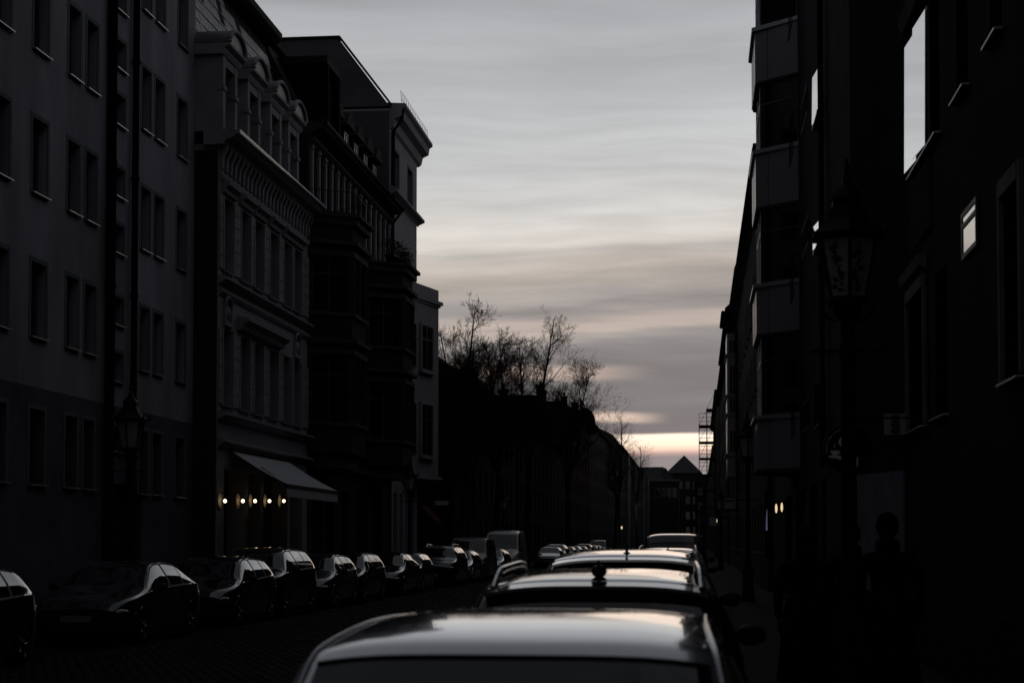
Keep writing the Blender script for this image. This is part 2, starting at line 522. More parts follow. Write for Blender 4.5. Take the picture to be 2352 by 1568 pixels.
KINDS = {
    # L, half width, station table (s, centre-top, edge-top, belt), windshield s-range, rear glass s-range, side-glass s-range, pillars, wheels, tumblehome
    'hatch': dict(L=4.25, W=.89, t=[(0, .60, .56, .55), (.10, .74, .69, .68), (.30, .82, .76, .75), (1.0, .97, .90, .885), (1.12, 1.0, .925, .90), (1.75, 1.36, 1.30, .925), (2.05, 1.435, 1.365, .935), (2.6, 1.46, 1.39, .95), (3.3, 1.43, 1.36, .975), (3.68, 1.38, 1.31, 1.0), (4.05, 1.05, 1.01, .995), (4.17, .95, .93, .92), (4.25, .62, .60, .58)],
                  ws=(1.12, 1.98), rg=(3.70, 4.04), sg=(1.35, 3.55), pil=[(2.28, 2.38), (3.08, 3.16)], wh=(.80, 3.42)),
    'near': dict(L=4.25, W=.89, tum=.37, crown=4.5, t=[(0, .60, .56, .55), (.10, .74, .69, .68), (.30, .82, .76, .75), (1.0, .97, .90, .885), (1.12, 1.0, .925, .90), (1.75, 1.36, 1.30, .925), (1.98, 1.45, 1.39, .935), (2.2, 1.476, 1.418, .94), (2.6, 1.486, 1.428, .95), (3.0, 1.487, 1.429, .96), (3.3, 1.473, 1.415, .975), (3.55, 1.452, 1.394, .99), (3.74, 1.427, 1.369, 1.0), (3.84, 1.411, 1.356, 1.0), (4.10, 1.05, 1.01, .995), (4.17, .95, .93, .92), (4.25, .62, .60, .58)],
                 ws=(1.12, 1.98), rg=(3.84, 4.09), sg=(1.35, 3.6), pil=[(2.28, 2.38), (3.08, 3.16)], wh=(.80, 3.42)),
    'sedan': dict(L=4.6, W=.9, t=[(0, .58, .55, .54), (.10, .72, .67, .66), (.35, .82, .77, .76), (1.15, .95, .885, .875), (1.28, .98, .91, .89), (1.95, 1.34, 1.28, .92), (2.25, 1.41, 1.345, .93), (2.7, 1.435, 1.37, .945), (3.3, 1.39, 1.325, .96), (3.9, 1.13, 1.07, .97), (4.05, 1.05, .99, .975), (4.5, 1.02, .96, .95), (4.6, .70, .66, .65)],
                  ws=(1.28, 2.17), rg=(3.36, 3.98), sg=(1.5, 3.72), pil=[(2.45, 2.55), (3.28, 3.34)], wh=(.86, 3.68)),
    'wagon': dict(L=4.6, W=.9, t=[(0, .60, .56, .55), (.10, .74, .69, .68), (.35, .84, .79, .78), (1.1, .98, .915, .90), (1.22, 1.01, .935, .91), (1.9, 1.37, 1.31, .94), (2.2, 1.45, 1.38, .95), (2.8, 1.475, 1.405, .965), (3.6, 1.455, 1.385, .985), (4.1, 1.42, 1.35, 1.0), (4.42, 1.06, 1.03, 1.01), (4.52, .95, .93, .92), (4.6, .62, .60, .58)],
                  ws=(1.22, 2.12), rg=(4.13, 4.40), sg=(1.45, 4.0), pil=[(2.42, 2.52), (3.30, 3.38)], wh=(.84, 3.62)),
    'suv': dict(L=4.45, W=.92, t=[(0, .74, .70, .69), (.10, .90, .85, .84), (.30, 1.0, .95, .94), (.95, 1.10, 1.04, 1.03), (1.06, 1.13, 1.06, 1.04), (1.62, 1.52, 1.46, 1.06), (1.9, 1.60, 1.535, 1.07), (2.5, 1.635, 1.565, 1.08), (3.3, 1.62, 1.55, 1.095), (3.95, 1.58, 1.51, 1.11), (4.25, 1.17, 1.13, 1.12), (4.36, 1.05, 1.02, 1.01), (4.45, .72, .70, .68)],
                ws=(1.06, 1.82), rg=(3.98, 4.23), sg=(1.28, 3.85), pil=[(2.25, 2.35), (3.12, 3.20)], wh=(.82, 3.5)),
    'mini': dict(L=3.7, W=.84, t=[(0, .62, .58, .57), (.08, .78, .73, .72), (.25, .86, .81, .80), (.88, .97, .91, .90), (.98, 1.0, .93, .91), (1.42, 1.33, 1.28, .92), (1.65, 1.39, 1.335, .925), (2.2, 1.41, 1.35, .93), (2.9, 1.38, 1.32, .94), (3.25, 1.34, 1.28, .95), (3.50, 1.0, .97, .96), (3.62, .90, .88, .87), (3.7, .60, .58, .56)],
                 ws=(.98, 1.58), rg=(3.27, 3.48), sg=(1.15, 3.12), pil=[(2.05, 2.14)], wh=(.68, 3.05)),
    'van': dict(L=4.9, W=.95, t=[(0, .80, .76, .75), (.10, .98, .93, .92), (.30, 1.08, 1.03, 1.02), (.62, 1.22, 1.15, 1.13), (.72, 1.27, 1.19, 1.14), (1.45, 1.88, 1.82, 1.16), (1.75, 1.96, 1.89, 1.17), (2.5, 1.99, 1.91, 1.18), (3.8, 1.99, 1.91, 1.19), (4.65, 1.95, 1.87, 1.20), (4.80, 1.30, 1.26, 1.22), (4.86, 1.15, 1.12, 1.10), (4.9, .60, .58, .56)],
                ws=(.72, 1.62), rg=(4.68, 4.79), sg=(1.1, 4.5), pil=[(2.05, 2.15), (3.3, 3.42)], wh=(.95, 4.0), tum=.16),
    'tall_van': dict(L=5.6, W=1.0, t=[(0, .90, .86, .85), (.10, 1.06, 1.0, .99), (.30, 1.16, 1.1, 1.09), (.75, 1.32, 1.25, 1.22), (.85, 1.37, 1.29, 1.23), (1.55, 2.10, 2.04, 1.25), (1.9, 2.32, 2.24, 1.26), (2.6, 2.40, 2.31, 1.26), (4.0, 2.41, 2.32, 1.27), (5.4, 2.38, 2.29, 1.28), (5.5, 1.6, 1.56, 1.3), (5.56, 1.2, 1.17, 1.15), (5.6, .6, .58, .56)],
                     ws=(.85, 1.66), rg=(5.42, 5.49), sg=(1.2, 2.15), pil=[], wh=(1.0, 4.5), tum=.11),
}
KINDS['estate'] = dict(KINDS['wagon'], tum=.40, crown=3.6)
KINDS['offroader'] = dict(KINDS['suv'], tum=.40, crown=3.6)
TOPG = [.955, .88, .77, .64, .50, .36, .22, .10, 0]


def car_surface(kind):
    K = KINDS[kind]; Lc, W = K['L'], K['W']; tum = K.get('tum', .54)
    keys = [0, Lc, K['ws'][0], K['ws'][1], *K['rg'], *K['sg']] + [q for p in K['pil'] for q in p]
    s = list(np.linspace(0, Lc, 75))
    s = sorted([q for q in s if min(abs(q - k) for k in keys) > .03] + sorted(set(keys)))
    s = np.array(s)
    fine = np.linspace(0, Lc, 600)
    T = np.array(K['t'])
    cols = []
    for c in (1, 2, 3):
        a = np.interp(fine, T[:, 0], T[:, c]); b = sm1(a, 9, 3)
        cols.append(np.interp(s, fine, b))
    zc, ze, zb = cols
    q = (s - K['ws'][0]) / (K['ws'][1] - K['ws'][0]); bumpw = np.where((q > -.3) & (q < 1.3), np.sin(np.clip((q + .3) / 1.6, 0, 1) * PI) ** .7, 0)
    ze = ze + np.maximum(zc - ze - .022, 0) * .9 * bumpw
    ze = np.minimum(ze, zc - .012); zb = np.minimum(zb, ze - .010)
    wd = np.ones_like(s)
    a = .75; m = s < a; wd[m] = .74 + .26 * (1 - (1 - s[m] / a) ** 2.4)
    a = .55; q = Lc - s; m = q < a; wd[m] = .80 + .20 * (1 - (1 - q[m] / a) ** 2.4)
    zbot = .20 + .12 * np.exp(-s / .10) + .14 * np.exp(-(Lc - s) / .10)
    rows = []
    for i in range(len(s)):
        w = W * wd[i]; half = [(0, zbot[i]), (w * .70, zbot[i]), (w * .93, zbot[i] + .015)]
        for k in range(9):
            t = k / 8; half.append((w * (.958 + .042 * math.sin(PI * min(1, t * 1.05)) - .012 * t), zbot[i] + .04 + (zb[i] - zbot[i] - .04) * t))
        xb = half[-1][0]; H = ze[i] - zb[i]; xe = xb - .018 - H * tum
        for t in (.07, .3, .55, .78, .94, 1.0):
            half.append((xb - .012 + (xe - xb + .012) * (t ** 1.5), zb[i] + H * t))
        xr = xe - .035; zr = ze[i] + min(.022, (zc[i] - ze[i]) * .4)
        half.append((xr + .012, ze[i] + (zr - ze[i]) * .75))
        half.append((xr, zr))
        for g in TOPG: half.append((xr * g, zr + (zc[i] - zr) * (1 - g ** K.get('crown', 4.2))))
        rows.append(half)
    P = np.array(rows)                      # stations x half-section x 2
    return K, s, P, zb, ze


NB, NG0, NG1 = 11, 11, 17                   # index of the belt line, of the side glass rows and of the roof edge in a half section


def car_meshes(kind):
    K, s, P, zb, ze = car_surface(kind)
    n, h = P.shape[:2]; Lc = K['L']
    ra = .345 if kind not in ('suv', 'offroader', 'van', 'tall_van') else .385
    wz = .31 if ra < .36 else .345
    y = Lc / 2 - s
    Y = np.repeat(y[:, None], h, 1).copy(); X = P[:, :, 0].copy(); Z = P[:, :, 1].copy()
    hole = np.zeros((n - 1, h - 1), bool)
    for wc in K['wh']:
        cy = Lc / 2 - wc
        for j in range(1, 12):
            d = np.hypot(Y[:, j] - cy, Z[:, j] - wz)
            near = (np.abs(d - ra) < .055) & (d > 1e-3)
            Y[near, j] = cy + (Y[near, j] - cy) * ra / d[near]; Z[near, j] = np.maximum(wz + (Z[near, j] - wz) * ra / d[near], .14)
        my = (Y[:-1, :-1] + Y[1:, :-1] + Y[:-1, 1:] + Y[1:, 1:]) / 4; mz = (Z[:-1, :-1] + Z[1:, :-1] + Z[:-1, 1:] + Z[1:, 1:]) / 4
        hole[:, 1:11] |= (np.hypot(my - cy, mz - wz) < ra - .005)[:, 1:11]
    # classify
    cls = np.full((n - 1, h - 1), 'body', dtype=object)
    for i in range(n - 1):
        a, b = s[i] - 1e-4, s[i + 1] + 1e-4
        mid = (s[i] + s[i + 1]) / 2
        if K['ws'][0] - .001 <= mid <= K['ws'][1]: cls[i, NG1 + 3:] = 'windshield'
        if K['rg'][0] <= mid <= K['rg'][1]: cls[i, NG1 + 3:] = 'rear_window'
        if K['sg'][0] <= mid <= K['sg'][1] and ze[i] - zb[i] > .06 and ze[i + 1] - zb[i + 1] > .06:
            k = 0
            for q, (p0, p1) in enumerate(K['pil']):
                if mid > p1: k = q + 1
                if p0 <= mid <= p1: k = -1
            cls[i, NG0:NG0 + 6] = 'trim'
            if k >= 0: cls[i, NG0 + 1:NG0 + 5] = 'side%d' % k
    cls[hole] = 'none'

    def sub(tag, sides):
        mb = MB(); idx = {}
        for sgn in sides:
            for i in range(n - 1):
                for j in range(h - 1):
                    if cls[i, j] != tag: continue
                    f = []
                    for (a, b) in ((i, j), (i + 1, j), (i + 1, j + 1), (i, j + 1)):
                        k = (a, b, 0 if X[a, b] < 1e-6 else sgn)
                        if k not in idx:
                            idx[k] = len(mb.v); mb.v.append((sgn * X[a, b], Y[a, b], Z[a, b]))
                        f.append(idx[k])
                    mb.f.append(tuple(f if sgn > 0 else f[::-1])); mb.sm.append(True)
        if tag == 'body':
            for i in (0, n - 1):
                ring = [(X[i, j], Y[i, j], Z[i, j]) for j in range(h)] + [(-X[i, j], Y[i, j], Z[i, j]) for j in range(h - 2, 0, -1)]
                mb.quad(*ring)
        return mb
    out = {'body': sub('body', (1, -1)).mesh('body'), 'windshield': sub('windshield', (1, -1)).mesh('windshield'), 'rear_window': sub('rear_window', (1, -1)).mesh('rear_window'), 'side': [],
           'trim': [sub('trim', (1,)).mesh('window_trim'), sub('trim', (-1,)).mesh('window_trim')]}
    for k in range(len(K['pil']) + 1):
        for sgn in (1, -1):
            b = sub('side%d' % k, (sgn,))
            if b.f: out['side'].append(b.mesh('side_window'))
    out['body'].set_sharp_from_angle(angle=R(24))
    out['geo'] = (K, s, X, Y, Z, ra, wz)
    return out


def make_car(kind, paint, rails=False, fin='fin', spoiler=True, mould='trim'):
    Gm = cached(('car', kind), lambda: car_meshes(kind))
    K, s, X, Y, Z, ra, wz = Gm['geo']; Lc, W = K['L'], K['W']
    root = thing('parked_car' if 'van' not in kind else 'parked_van', '', 'car' if 'van' not in kind else 'van')
    body = obj('body', Gm['body'], paint, root)
    obj('windshield', Gm['windshield'], 'windscreen', root); obj('rear_window', Gm['rear_window'], 'windscreen', root)
    for m in Gm['trim']: obj('window_trim', m, 'trim', root)
    for m in Gm['side']: obj('side_window', m, 'carglass', root)

    def at(sv, j):
        i = int(np.argmin(np.abs(s - sv))); return X[i, j], Y[i, j], Z[i, j]
    # wheels
    rw = ra - .035

    def tyre():
        return MB().lathe([(rw * .62, -.10), (rw * .92, -.105), (rw, -.075), (rw, .075), (rw * .92, .105), (rw * .62, .10)], 22, axis='x').mesh('tyre')

    def rim():
        b = MB().lathe([(rw * .64, -.09), (rw * .64, .088), (rw * .58, .095), (rw * .58, .05), (.06, .04), (.06, .03)], 20, axis='x')
        for k in range(5):
            t = 2 * PI * k / 5
            b.tube([(.075, .05 * math.cos(t), .05 * math.sin(t)), (.095, rw * .6 * math.cos(t), rw * .6 * math.sin(t))], [.035, .028], 5)
        return b.mesh('rim')
    ty, ri = cached(('tyre', rw), tyre), cached(('rim', rw), rim)
    for wc in K['wh']:
        for sg in (1, -1):
            w = obj('wheel', ty, 'tyre', root, (sg * (W - .115), Lc / 2 - wc, rw + .005)); w.rotation_euler.z = 0 if sg > 0 else PI
            obj('rim', ri, 'rim', w)
    # mirrors
    mx, my, mz = at(K['sg'][0] + .08, NG0 + 1)

    def mirror():
        return MB().ell((.13, 0, .05), (.115, .055, .075), 12, 8).tube([(-.03, 0, 0), (.06, 0, .02)], .022, 6).mesh('mirror')
    for sg in (1, -1):
        o = obj('mirror', cached('mirror', mirror), 'trim', root, (sg * mx, my, mz)); o.rotation_euler.z = 0 if sg > 0 else PI
        g = obj('mirror_glass', cached('mglass', lambda: MB().ell((.13, 0, .05), (.10, .012, .062), 10, 6).mesh('mirror_glass')), 'trim', o, (0, -.052 * sg, 0))
    # lights set into the corners
    x1, y1, z1 = at(.22, NB - 1)
    for sg in (1, -1):
        hl = cached(('hl', kind), lambda: MB().ell((0, 0, 0), (.19, .17, .075), 14, 8).mesh('headlight'))
        o = obj('headlight', hl, 'lens', root, (sg * (x1 - .13), y1 + .035, z1 - .085)); o.rotation_euler.z = -sg * .55
    x2, y2, z2 = at(Lc - .16, NB - 1)
    for sg in (1, -1):
        tl = cached(('tl', kind), lambda: MB().ell((0, 0, 0), (.13, .09, .10), 12, 8).mesh('tail_light'))
        obj('tail_light', tl, 'tail', root, (sg * (x2 - .09), y2 - .02, z2 - .10))
    zf = float(Z[1, NB]); 
    obj('grille', cached(('gr', kind), lambda: MB().box(-.42, .42, 0, .02, -.06, .06).box(-.55, .55, -.01, .015, -.24, -.14).mesh('grille')), 'trim', root, (0, Lc / 2 - .004, zf - .06))
    pl = cached('plate', lambda: MB().box(-.26, .26, 0, .012, -.055, .055).mesh('number_plate'))
    obj('number_plate', pl, 'nplate', root, (0, Lc / 2 + .016, .47)); obj('number_plate', pl, 'nplate', root, (0, -Lc / 2 - .014, .52))
    # handles
    if K['pil']:
        for q in ([K['pil'][0][0] - .12] + ([K['pil'][1][0] - .12] if len(K['pil']) > 1 else [])):
            hx, hy, hz = at(q, NB - 2)
            for sg in (1, -1):
                obj('door_handle', cached('dh', lambda: MB().box(-.012, .022, -.09, .09, -.015, .015).mesh('door_handle')), paint, root, (sg * (hx + .004), hy, hz))
    # shut lines as thin dark gaskets
    for q in [K['sg'][0] + .02] + [sum(p) / 2 for p in K['pil']]:
        i = int(np.argmin(np.abs(s - q)))
        for sg in (1, -1):
            pts = [(sg * (X[i, j] + .0015), Y[i, j], Z[i, j]) for j in range(4, NB + 1)]
            MB().tube(pts, .004, 4, cap=False).build('door_seam', 'trim', root)
    # glass surrounds: a gasket along the top edge of the rear glass and along each roof edge
    i0, i1 = int(np.argmin(np.abs(s - K['ws'][0]))), int(np.argmin(np.abs(s - K['rg'][1])))
    for sg in (1, -1):
        pts = [(sg * (X[i, NG1 + 2] + .002), Y[i, NG1 + 2], Z[i, NG1 + 2] + .001) for i in range(i0, i1 + 1)]
        MB().tube(pts, .007 if mould == 'trim' else .010, 6, cap=False).build('roof_moulding', mould, root)
    ir = int(np.argmin(np.abs(s - K['rg'][0])))
    pts = [(-X[ir, j], Y[ir, j], Z[ir, j]) for j in range(NG1 + 3, X.shape[1])] + [(X[ir, j], Y[ir, j], Z[ir, j]) for j in range(X.shape[1] - 2, NG1 + 2, -1)]
    MB().tube(pts, .010, 5, cap=False).build('rear_window_gasket', 'trim', root)
    if fin:
        fx, fy, fz = at(K['rg'][0] - .30, h_last(X))
        if fin == 'fin':
            fm = cached('fin', lambda: MB().prism([(-.085, -.01), (.10, -.01), (.03, .022), (-.05, .075), (-.085, .078)], -.011, .011).ell((0, 0, -.005), (.036, .10, .018), 10, 6).mesh('antenna'))
        elif fin == 'ball':
            fm = cached('ball', lambda: MB().ell((0, 0, .035), (.048, .10, .04), 14, 8).prism([(-.09, .03), (.05, .03), (-.07, .10), (-.09, .10)], -.007, .007).mesh('antenna'))
        else:
            fm = cached('rod', lambda: MB().tube([(0, 0, -.01), (0, -.12, .33)], [.006, .0025], 5).lathe([(.02, -.01), (.012, .03)], 8).mesh('antenna'))
        obj('antenna', fm, 'trim', root, (fx, fy, fz))
    if spoiler and kind not in ('sedan', 'tall_van', 'van'):
        i = int(np.argmin(np.abs(s - (K['rg'][0] - .06))))
        xs = [(sg * X[i, j], Y[i, j], Z[i, j]) for sg in (-1,) for j in range(NG1 + 2, X.shape[1])] + [(X[i, j], Y[i, j], Z[i, j]) for j in range(X.shape[1] - 2, NG1 + 1, -1)]
        b = MB()
        for a, c in zip(xs[:-1], xs[1:]):
            b.quad((a[0], a[1] + .05, a[2] + .006), (a[0] * .99, a[1] - .17, a[2] - .022), (c[0] * .99, c[1] - .17, c[2] - .022), (c[0], c[1] + .05, c[2] + .006), smooth=True)
            b.quad((a[0], a[1] + .05, a[2] - .03), (c[0], c[1] + .05, c[2] - .03), (c[0] * .99, c[1] - .17, c[2] - .042), (a[0] * .99, a[1] - .17, a[2] - .042), smooth=True)
            b.quad((a[0] * .99, a[1] - .17, a[2] - .022), (a[0] * .99, a[1] - .17, a[2] - .042), (c[0] * .99, c[1] - .17, c[2] - .042), (c[0] * .99, c[1] - .17, c[2] - .022))
        b.build('roof_spoiler', paint, root)
    if rails:
        a, b_ = K['ws'][1] + .12, K['rg'][0] - .05
        for sg in (1, -1):
            pts = []
            for t in np.linspace(0, 1, 15):
                px, py, pz = at(a + (b_ - a) * t, NG1 + 3)
                lift = .075 * min(1, math.sin(PI * min(max(t, 0), 1)) * 2.6)
                pts.append((sg * (px - .015), Lc / 2 - (a + (b_ - a) * t), pz + lift - .005))
            MB().tube(pts, .022, 8).build('roof_rail', rails, root)
    # wiper
    wx, wy, wz_ = at(K['rg'][1] - .03, h_last(X))
    if 'van' not in kind and kind != 'sedan':
        MB().tube([(0, wy - .03, wz_ + .01), (.22, wy + .0, wz_ + .035), (.40, wy + .02, wz_ + .03)], [.014, .008, .006], 5).build('rear_wiper', 'trim', root)
    return root


def h_last(X): return X.shape[1] - 1


PROTO = {}


def park(kind, paint, x, y, front, label, group, rails=None, fin='fin', rz=0, spoiler=True, mould='trim'):
    """front: +1 when the bonnet points up the street, -1 when it faces the camera; y is the middle of the car"""
    key = (kind, rails, fin, spoiler, mould)
    if key not in PROTO:
        PROTO[key] = (make_car(kind, paint, rails, fin, spoiler, mould), paint); c = PROTO[key][0]
    else:
        src, p0 = PROTO[key]
        c = copy_tree(src)
        if p0 != paint:
            for ch in c.children:
                if ch.type == 'MESH' and ch.material_slots and ch.material_slots[0].material == MAT[p0]:
                    ch.material_slots[0].link = 'OBJECT'; ch.material_slots[0].material = MAT[paint]
    c.location = (x, y, .004); c.rotation_euler = (0, 0, (0 if front > 0 else PI) + R(rz))
    c['label'] = label; c['category'] = 'van' if 'van' in kind else 'car'; c['group'] = group
    return c


# ------------------------------------------------------------------ ground, road, pavements
KL, KR = -11.35, .45                         # kerb lines
struct('ground', MB().box(-400, 400, -60, 1500, -1.0, -.30), 'soil')
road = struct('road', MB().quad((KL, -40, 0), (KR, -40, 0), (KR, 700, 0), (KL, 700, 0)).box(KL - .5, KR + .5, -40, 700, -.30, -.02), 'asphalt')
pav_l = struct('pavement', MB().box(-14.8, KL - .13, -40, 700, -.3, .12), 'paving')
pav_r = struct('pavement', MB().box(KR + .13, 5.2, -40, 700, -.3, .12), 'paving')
kbm = MB().box(-.065, .065, 0, .985, -.2, .125).mesh('kerb_stone')
for X, par, y0 in ((KL - .065, pav_l, 24), (KR + .065, pav_r, 8)):
    for k in range(64):
        o = obj('kerb_stone', kbm, 'kerb', par, (X + random.uniform(-.006, .006), y0 + k, random.uniform(-.006, .004)))
    MB().box(X - .065, X + .065, -40, y0, -.2, .125).box(X - .065, X + .065, y0 + 64, 700, -.2, .125).build('kerb', 'kerb', par)


def cobble_verts(b, x, y, w, l, h):
    c = .022; n = len(b.v)
    b.v += [(x - w, y - l, -.02), (x + w, y - l, -.02), (x + w, y + l, -.02), (x - w, y + l, -.02),
            (x - w + c, y - l + c, h), (x + w - c, y - l + c, h + random.uniform(-.004, .004)), (x + w - c, y + l - c, h), (x - w + c, y + l - c, h + random.uniform(-.004, .004))]
    for q in ((4, 5, 6, 7), (0, 1, 5, 4), (1, 2, 6, 5), (2, 3, 7, 6), (3, 0, 4, 7)):
        b.f.append(tuple(n + k for k in q)); b.sm.append(False)


cob_proto = []
for k in range(6):
    b = MB(); cobble_verts(b, 0, 0, .078, .098, random.uniform(.012, .022)); cob_proto.append(b.mesh('cobblestone'))
rest = MB(); single = 0
yy = 21.0; row = 0
while yy < 76:
    xx = -11.2 + (row % 2) * .085
    while xx < .4:
        x = xx + random.uniform(-.008, .008); y = yy + random.uniform(-.01, .01)
        if single < 300 and yy < 27.0 and -9.2 < xx < -5.8 and random.random() < .9:
            obj('cobblestone', random.choice(cob_proto), 'cobble', road, (x, y, 0)); single += 1
        else: cobble_verts(rest, x, y, .078, .098, random.uniform(.010, .024))
        xx += .170
    yy += .210; row += 1
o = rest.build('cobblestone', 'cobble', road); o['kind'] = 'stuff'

# ------------------------------------------------------------------ left 1: plain grey post-war block
XL1 = -14.3
y_end = onX(443, 900, XL1).y
H1 = House('apartment_house', 'plain grey rendered house at the left edge with small punched windows in five storeys', 'left', XL1, -20, y_end)
cols = [(-560, -490), (-440, -385), (-350, -300), (-255, -212), (-185, -145), (-118, -80), (-66, -30), (-22, 15), (68, 103), (150, 177), (192, 217), (320, 341), (351, 372), (403, 424)]
holes, kinds = [], []
for (a, b) in cols:
    x0, x1, _, _ = H1.rect(a, b, 100, 200)
    if x0 < .2: continue
    for zs in (3.02, 6.22, 9.36, 12.50, 15.64):
        holes.append((x0, x1, zs, zs + 1.62)); kinds.append(2 if (x1 - x0) > .8 else 1)
for yb, yt in ((20, -45), (155, 90), (285, 215), (450, 385), (580, 515), (745, 682), (875, 810), (1035, 980)):
    holes.append(H1.rect(258, 281, yt, yb)); kinds.append(0)
dr = H1.rect(243, 327, 1112, 1250); dr = (dr[0], dr[1], .12, dr[3], .5)
b_low = [h for h in holes if h[2] < 5.1]
hi = [h for h in holes if h[2] > 5.1]
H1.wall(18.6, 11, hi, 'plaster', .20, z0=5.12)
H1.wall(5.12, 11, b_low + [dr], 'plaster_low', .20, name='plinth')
for h, k in zip(holes, kinds):
    H1.window(h, .20, bars=((1, 0) if k == 2 else (0, 0) if k == 0 else (0, 1)), surround=.10)
for px, w in ((241, .20), (296, .14)):
    xa = H1.x(onX(px, 900, XL1).y)
    b = MB().tube([(xa, -.12, 18.4), (xa, -.12, .4)], w / 2 + .02, 8)
    for z in range(2, 18, 3): b.lathe([(w / 2 + .04, z - .05), (w / 2 + .04, z + .05)], 8, (xa, -.12, 0))
    b.build('downpipe', 'pipe', H1.root)
d = H1.box('door', dr[0] + .06, dr[1] - .06, .30, .36, .12, dr[3] - .5, 'door'); MB().tube([(dr[0] + .3, .27, 1.1), (dr[0] + .3, .27, 1.4)], .015, 6).build('handle', 'zinc', d)
H1.box('fanlight', dr[0] + .06, dr[1] - .06, .32, .35, dr[3] - .42, dr[3] - .05, 'glass')
H1.box('eave', 0, H1.W, -.45, .3, 18.6, 18.8, 'tar'); MB().prism([(-.45, 18.8), (11.4, 18.8), (5.5, 22.5)], 0, H1.W).build('roof', 'tar', H1.root)

# ------------------------------------------------------------------ left 2: old house with dormers, awning and wall lamps
XL2 = -13.6
YA, YB = onX(500, 900, XL2).y, onX(706, 900, XL2).y
H2 = House('apartment_house', 'old sandstone house with four arched dormers above the lit awning', 'left', XL2, YA, YB)
W2 = H2.W
wc = [(509, 531), (549, 570), (581, 601), (616, 635), (648, 666), (672, 688)]
holes = []
for a, b in wc:
    x0, x1, _, _ = H2.rect(a, b, 100, 200)
    holes.append((x0, x1, 9.62, 11.75, .30)); holes.append((x0, x1, 5.72, 7.95, .30))
shop = [(.75, 3.1, .3, 3.9, .55), (3.5, 5.0, .12, 3.9, .55), (5.4, 8.6, .3, 3.9, .55), (9.0, W2 - .75, .12, 3.9, .45)]
H2.wall(13.2, 12, holes + shop, 'stone', .3)
for h in holes: H2.window(h, .30, bars=(1, 1), frame='wframe_dk', sillm='stone')
for k, (a, c, d, e, r) in enumerate(shop):
    f = MB().box(a, a + .07, r, r + .07, d, e).box(c - .07, c, r, r + .07, d, e).box(a + .07, c - .07, r, r + .07, e - .08, e).box(a + .07, c - .07, r, r + .07, d, d + .35).box((a + c) / 2 - .03, (a + c) / 2 + .03, r, r + .06, d + .35, e - .08).build('shop_window' if k != 1 else 'shop_door', 'shop', H2.root)
    for q in (0, 1):
        m = (a + c) / 2; MB().box((a + .07) if q == 0 else m + .03, (m - .03) if q == 0 else c - .07, r + .03, r + .04, d + .35, e - .08).build('pane', 'glass', f)
H2.box('side_wall', -.03, 0, .04, 1.4, 0, 13.0, 'stone_dk')  # dark sheet over the end wall, its shade put into the colour
# ashlar blocks on the piers, one object each
edges = [0] + [q for h in sorted({(h[0], h[1]) for h in holes}) for q in h] + [W2]
piers = [(edges[i], edges[i + 1]) for i in range(0, len(edges), 2)]
for (a, c) in piers:
    a2, c2 = a + (.12 if a > .01 else .0), c - (.12 if c < W2 - .01 else .0)
    if c2 - a2 < .12: continue
    w = round(c2 - a2, 2)
    bm = cached(('blk', w), lambda: MB().prism([(-.05, .012), (-.05, .338), (-.038, .350), (0, .350), (0, 0), (-.038, 0)], 0, w).mesh('stone_block'))
    for z in (5.72, 9.62):
        for k in range(6):
            obj('stone_block', bm, 'stone', H2.root, (a2, 0, z + k * .36))
# window mouldings, aprons, string courses, frieze brackets
for a, c, d, e, r in holes:
    b = MB().box(a - .11, a - .02, -.07, .0, d, e).box(c + .02, c + .11, -.07, 0, d, e)
    b.build('architrave', 'stone', H2.root)
    if d > 9: MB().prism([(0, e + .06), (-.10, e + .10), (-.12, e + .22), (-.26, e + .30), (-.26, e + .38), (0, e + .42)], a - .18, c + .18).build('lintel', 'stone', H2.root)
for z, p in ((12.28, .10), (9.30, .24), (8.95, .12), (5.40, .26), (4.62, .22)):
    MB().prism([(0, z - .14), (-p * .55, z - .08), (-p, z), (-p, z + .06), (0, z + .12)], -.02, W2).build('string_course', 'stone', H2.root)
for a, c in ((holes[2][0] - .1, holes[7][1] + .2),):
    MB().prism([(0, 8.06), (-.16, 8.10), (-.20, 8.22), (-.38, 8.34), (-.38, 8.42), (0, 8.50)], a - .2, c + .2).build('lintel', 'stone', H2.root)
for q in (holes[0], holes[-2]):
    m = (q[0] + q[1]) / 2
    b = MB().box(m - .42, m + .42, -.10, 0, 8.02, 8.12).box(m - .42, m - .30, -.08, 0, 8.12, 8.62).box(m + .30, m + .42, -.08, 0, 8.12, 8.62)
    pts = [(m + .36 * math.cos(t), -.06, 8.58 + .30 * math.sin(t)) for t in np.linspace(0, PI, 9)]
    b.tube(pts, .06, 6); b.lathe([(.02, -.09), (.15, -.07), (.20, -.02), (.20, 0)], 12, (m, 0, 8.42), axis='y')
    b.build('niche_ornament', 'stone', H2.root)
br = MB().prism([(0, 0), (-.07, .05), (-.09, .40), (-.20, .62), (-.20, .70), (0, .70)], 0, .17).mesh('bracket')
n = 25
for k in range(n): obj('bracket', br, 'stone', H2.root, (.08 + k * (W2 - .3) / (n - 1), 0, 12.44))
MB().prism([(0, 13.12), (-.18, 13.14), (-.24, 13.24), (-.46, 13.32), (-.58, 13.42), (-.58, 13.52), (.4, 13.60), (.4, 13.12)], -.25, W2 + .04).build('cornice', 'stone', H2.root)
MB().tube([(-.2, -.60, 13.50), (W2, -.60, 13.50)], .075, 8).build('gutter', 'zinc', H2.root)
